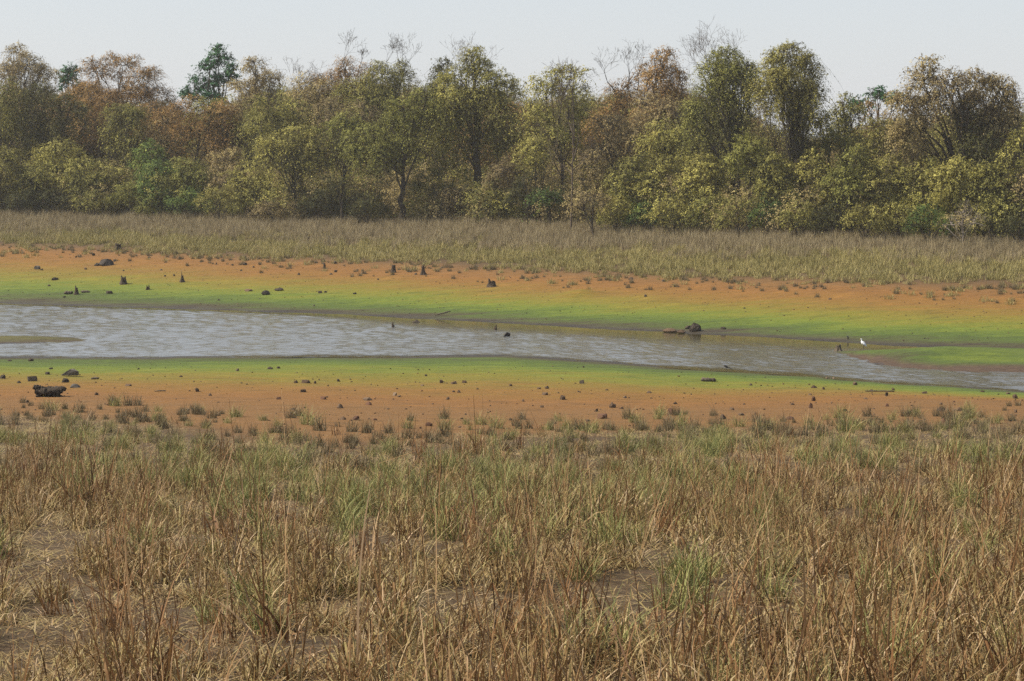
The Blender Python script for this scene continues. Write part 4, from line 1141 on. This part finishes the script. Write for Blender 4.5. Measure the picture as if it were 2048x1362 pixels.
log(171, 585, 19, .10, 'thin flat log right of the pointed stump on far green mud', 823, -.05)
log(886, 631, 32, .045, 'thin driftwood branch on the far waterline left of centre', 824, .08, rise=.25)
log(190, 759, 18, .05, 'short bent stick on the near yellow mud right of the grey rock', 825, -.2, rise=.05)
log(320, 783, 26, .025, 'thin dry stick lying on the near orange mud at left', 826, -.1, rise=.03)
log(1760, 783, 60, .035, 'thin dark branch lying on near yellow mud below the spit', 827, -.08)
def snag(px, py, h, label, seed):
    P, k = place_base(px, py); r_ = np.random.default_rng(seed)
    path = np.array([[0, 0, -.3], [.02, 0, .1], [.0, 0, h * k * .55], [.05, 0, h * k]]) + r_.normal(size=(4, 3)) * .015
    V, F = tube(path, [.1, .09, .065, .02], 7)
    tag(link('snag', mesh_np('snag', V, F, STUMP_WOOD), loc=(P[0], P[1], 0)), label, 'stick', 'snags in the water')
snag(785, 655, 10, 'left of two dark sticks poking out of the water', 831)
snag(991, 660, 10, 'right of two dark sticks, left of the shaggy lump', 832)

rng = np.random.default_rng(909)
n = 9500
x = rng.uniform(-42, 42, n); fr = rng.random(n); nearside = rng.random(n) < .55
y = np.where(nearside, Yn(x) - (Yn(x) - Yge(x)) * fr, Yf(x) + (Ygf(x) - Yf(x)) * fr)
kk = (fr > .08) & (rng.random(n) < .25 + .75 * clumpy(x, y, 2.2, .4, .62))
x, y = x[kk], y[kk]; m = len(x)
cl = []
for i in range(6):
    c = ROCK_BASE[i].copy(); c.materials.append(ROCK[('dark', 'brown', 'brown', 'reddish', 'dark', 'brown')[i]]); cl.append(c)
sz = .018 + .055 * rng.random(m) ** 4
scatter('mud_clods', 'little clods and pebbles strewn over the mud of both banks', cl, np.stack([x, y, ground(x, y) - sz * .1], 1), rng.integers(0, 6, m),
        np.stack([x * 0, x * 0, rng.random(m) * 6.28], 1), np.stack([sz * 1.5, sz * 1.2, sz * .8], 1))

# uprooted stump on the near shore
P, k = place_base(100, 793)
root = empty('uprooted_stump', P); root.scale = (.9, .9, .72)
tag(root, 'gnarled dark uprooted stump lying on the near orange mud at left', 'stump')
def gnarl(path, rad, seed, sides=16, amp=.26, n=24):
    r_ = np.random.default_rng(seed)
    path = np.asarray(path, float); t0 = np.linspace(0, 1, len(path)); t = np.linspace(0, 1, n)
    pp = np.stack([np.interp(t, t0, path[:, a]) for a in range(3)], 1); rr_ = np.interp(t, t0, rad)
    pp[1:-1] = (pp[:-2] + 2 * pp[1:-1] + pp[2:]) / 4
    V, F = tube(pp, rr_, sides)
    V = V.reshape(n, sides, 3); c = pp[:, None]
    ridge = np.convolve(np.tile(r_.normal(size=sides), 3), [.3, .4, .3], 'same')[sides:2 * sides]
    s = 1 + amp * (ridge[None] * 1.6 + r_.normal(size=(n, sides)) * .7)
    V = (c + (V - c) * s[..., None]).reshape(-1, 3)
    return V, [F, np.arange(sides)[None], np.arange(sides)[None] + len(V) - sides]
for nm, path, rad, sd_ in (('trunk', [(-.60, .05, .22), (-.25, 0, .22), (.15, 0, .22), (.50, -.02, .34)], [.20, .29, .30, .20], 841),
                           ('root', [(.32, 0, .30), (.55, -.05, .44), (.72, -.05, .42)], [.20, .16, .08], 842),
                           ('root', [(-.35, .05, .30), (-.56, .05, .46), (-.72, .0, .52)], [.17, .14, .09], 843),
                           ('root', [(-.1, .1, .35), (0, .1, .46), (.10, .08, .50)], [.11, .08, .04], 844),
                           ('root', [(.2, -.05, .2), (.42, -.15, .06), (.62, -.2, .02)], [.14, .08, .03], 845),
                           ('root', [(-.35, -.05, .2), (-.48, -.15, .08), (-.56, -.2, .0)], [.15, .12, .06], 846)):
    V, F = gnarl(path, rad, sd_)
    link(nm, mesh_np(nm, V, F, GNARL), root)

# single tufts along the shore edge of the near grass, and by the stump
TUFTS = [(86,793,9,'green','bright green grass tuft growing against the uprooted stump'),(404,828,30,'ash','dark grass tuft alone on the orange mud left of centre'),(436,832,22,'ash','small dark tuft right beside the lone dark one'),
         (455,846,36,'green','low sprawling green tuft at the sand edge left of centre'),(378,852,40,'green','tall green-grey tuft standing left of the lone dark tufts'),(505,872,30,'ash','dark tuft at the left of the bare sand strip'),(572,880,44,'ash','dark spreading tuft near the left middle sand'),
         (660,905,26,'ash','narrow blackish tuft in bare sand left of centre'),(702,898,34,'ash','dark tuft right of the narrow blackish one'),(623,838,20,'green','little green tuft on the orange mud'),(780,866,46,'ash','broad dark tuft on the sand edge left of centre'),
         (935,848,24,'ash','small olive tuft alone on orange mud at centre'),(1107,848,26,'ash','round olive tuft on the orange mud right of centre'),(1146,860,26,'ash','small spiky tuft right of the round olive one'),(1128,905,48,'ash','blackish dense tuft casting a dark shadow right of centre'),
         (940,960,70,'green','large green tuft in the middle of the near grass'),(600,965,80,'green','large green tuft left of centre in the near grass'),(1180,905,60,'green','tall fresh green tuft behind the blackish one'),(1250,880,60,'green','tall green clump at the sand edge right of centre'),
         (1680,848,34,'ash','reddish-grey tuft on the orange mud at right'),(1690,882,30,'ash','small dark tuft below the reddish-grey one'),(1750,856,40,'green','tall green-grey tuft at the right sand edge'),(1560,880,40,'ash','brown spiky tuft right of centre sand edge'),
         (1770,965,40,'ash','dark round tuft in the right near grass'),(1630,950,36,'ash','dark olive tuft in short grass at right'),(1230,942,40,'green','green tuft by the bare patch right of centre'),(895,915,34,'green','small pale green tuft at centre of the sand edge'),
         (140,850,46,'ash','bushy grey-olive tuft at the left sand edge'),(60,838,30,'ash','dark tuft near the left border at the sand edge'),(300,868,40,'green','fresh green tuft at left behind the stalks'),(1010,880,40,'ash','brown tuft at the middle of the sand edge'),
         (1930,880,60,'ash','big dark grassy clump at the right sand edge'),(2010,880,50,'ash','dark clump beside the right border of the photo'),(1420,905,50,'green','green clump in the grass right of centre'),(820,985,60,'green','wide green tuft left of the large middle one')]
for i, (px, py, wpx, kind, lab) in enumerate(TUFTS):
    P, k = place_base(px, py)
    o = link('grass_tuft', (ash_ if kind == 'ash' else green_)[i % 5], loc=P, rot=(0, 0, i * 1.7))
    s = wpx * k / (.62 if kind == 'ash' else .85)
    o.scale = (s, s, s * (.95 if kind == 'ash' else .8))
    tag(o, lab, 'grass tuft', 'tufts along the near sand edge')

# ----------------------------------------------------------------- birds
def plain(name, col, rough=.6):
    m = bpy.data.materials.new(name); nt, ns, lk, pb = nodes_of(m)
    n = noise(nt, 40, 3, .6, scaled_pos(nt, 1, 1, .4))
    rp = ramp(nt, [(.3, tuple(c * .86 for c in col)), (.7, col)])
    lk.new(n.outputs[0], rp.inputs[0]); lk.new(rp.outputs[0], pb.inputs['Base Color']); pb.inputs['Roughness'].default_value = rough
    bump(nt, n.outputs[0], .2, .005, pb.inputs['Normal'])
    return m
WHITE, BILL, LEG, DARKB, PALEB = plain('feather_white', (.82, .82, .80)), plain('bill_yellow', (.45, .30, .05)), plain('leg_dark', (.02, .02, .018)), plain('feather_dark', (.045, .04, .035)), plain('feather_pale', (.35, .33, .30))
def body(path, rad, sides=14, n=34, flat=1.0):
    path = np.asarray(path, float); t0 = np.concatenate([[0], np.cumsum(np.linalg.norm(np.diff(path, axis=0), axis=1))]); t0 /= t0[-1]
    t = np.linspace(0, 1, n)
    pp = np.stack([np.interp(t, t0, path[:, a]) for a in range(3)], 1); rr_ = np.interp(t, t0, rad)
    for _ in range(3):
        pp[1:-1] = (pp[:-2] + 2 * pp[1:-1] + pp[2:]) / 4; rr_[1:-1] = (rr_[:-2] + 2 * rr_[1:-1] + rr_[2:]) / 4
    V, F = tube(pp, rr_, sides)
    return V, [F, np.arange(sides)[None], np.arange(sides)[None] + len(V) - sides]
def bird_part(root, name, path, rad, mat, sides=8, n=14):
    V, F = body(path, rad, sides, n)
    return link(name, mesh_np(name, V, F, mat, smooth=True), root)
P = at_z(1726, 698.5)
eg = empty('egret', (P[0], P[1], 0)); eg.scale = (.92,) * 3
tag(eg, 'white egret standing in the narrow channel by the right mud spit', 'bird')
bird_part(eg, 'body', [(.20, 0, .17), (.14, 0, .22), (.06, 0, .30), (-.02, 0, .37), (-.07, 0, .43), (-.085, 0, .48), (-.075, 0, .53), (-.085, 0, .57), (-.115, 0, .585), (-.15, 0, .58)],
          [.012, .05, .092, .095, .062, .034, .026, .030, .032, .012], WHITE, 14, 40)
bird_part(eg, 'bill', [(-.14, 0, .582), (-.19, 0, .574), (-.245, 0, .562)], [.012, .009, .002], BILL)
for s in (-.03, .03):
    bird_part(eg, 'leg', [(.04, s, .27), (.03, s, .16), (.045, s, .05), (.04, s, -.06)], [.013, .009, .009, .009], LEG)
    bird_part(eg, 'wing', [(-.03, s * 2.6, .38), (.05, s * 2.9, .31), (.13, s * 2.0, .22), (.21, s * .8, .15)], [.02, .05, .04, .008], WHITE)
P = hit(1453, 740)
wg = empty('small_bird', P); wg.scale = (1.6,) * 3
tag(wg, 'small dark bird with long tail at the near waterline', 'bird')
bird_part(wg, 'body', [(.06, 0, .075), (.03, 0, .085), (-.01, 0, .10), (-.045, 0, .122), (-.065, 0, .145), (-.082, 0, .15)], [.008, .025, .035, .030, .022, .006], DARKB, 10, 20)
bird_part(wg, 'bill', [(-.078, 0, .149), (-.10, 0, .145)], [.005, .001], LEG)
bird_part(wg, 'tail', [(.05, 0, .078), (.11, 0, .055), (.165, 0, .035)], [.012, .010, .008], DARKB)
for s in (-.012, .012): bird_part(wg, 'leg', [(0, s, .08), (.004, s, .04), (0, s, -.01)], [.004, .003, .003], LEG)
P = hit(1696, 679)
wd = empty('small_bird', P); wd.scale = (1.0,) * 3
tag(wd, 'tiny dark wading bird on the wet mud left of the egret', 'bird')
bird_part(wd, 'body', [(.08, 0, .12), (.04, 0, .13), (-.01, 0, .14), (-.05, 0, .17), (-.06, 0, .20), (-.085, 0, .205)], [.006, .03, .04, .026, .022, .006], DARKB, 10, 20)
bird_part(wd, 'bill', [(-.08, 0, .204), (-.125, 0, .196)], [.005, .001], LEG)
for s in (-.014, .014): bird_part(wd, 'leg', [(0, s, .11), (.006, s, .05), (0, s, -.01)], [.005, .004, .004], LEG)

# ----------------------------------------------------------------- haze
if HAZE_DENSITY > 0:
    hz = bpy.data.materials.new('haze_air'); hz.use_nodes = True
    nt = hz.node_tree; nt.nodes.remove(nt.nodes['Principled BSDF'])
    pv = nt.nodes.new('ShaderNodeVolumePrincipled')
    pv.inputs['Color'].default_value = (.92, .915, .90, 1); pv.inputs['Density'].default_value = HAZE_DENSITY; pv.inputs['Anisotropy'].default_value = .2
    nt.links.new(pv.outputs[0], nt.nodes['Material Output'].inputs['Volume'])
    x0, x1, y0, y1, z0, z1 = -500, 500, -215, 815, -2.2, 30
    V = np.array([(x, y, z) for z in (z0, z1) for y in (y0, y1) for x in (x0, x1)])
    Q = np.array([(0, 2, 3, 1), (4, 5, 7, 6), (0, 1, 5, 4), (2, 6, 7, 3), (0, 4, 6, 2), (1, 3, 7, 5)])
    tag(link('haze', mesh_np('haze', V, Q, hz)), 'thin pale haze over the pond and forest', kind='stuff')
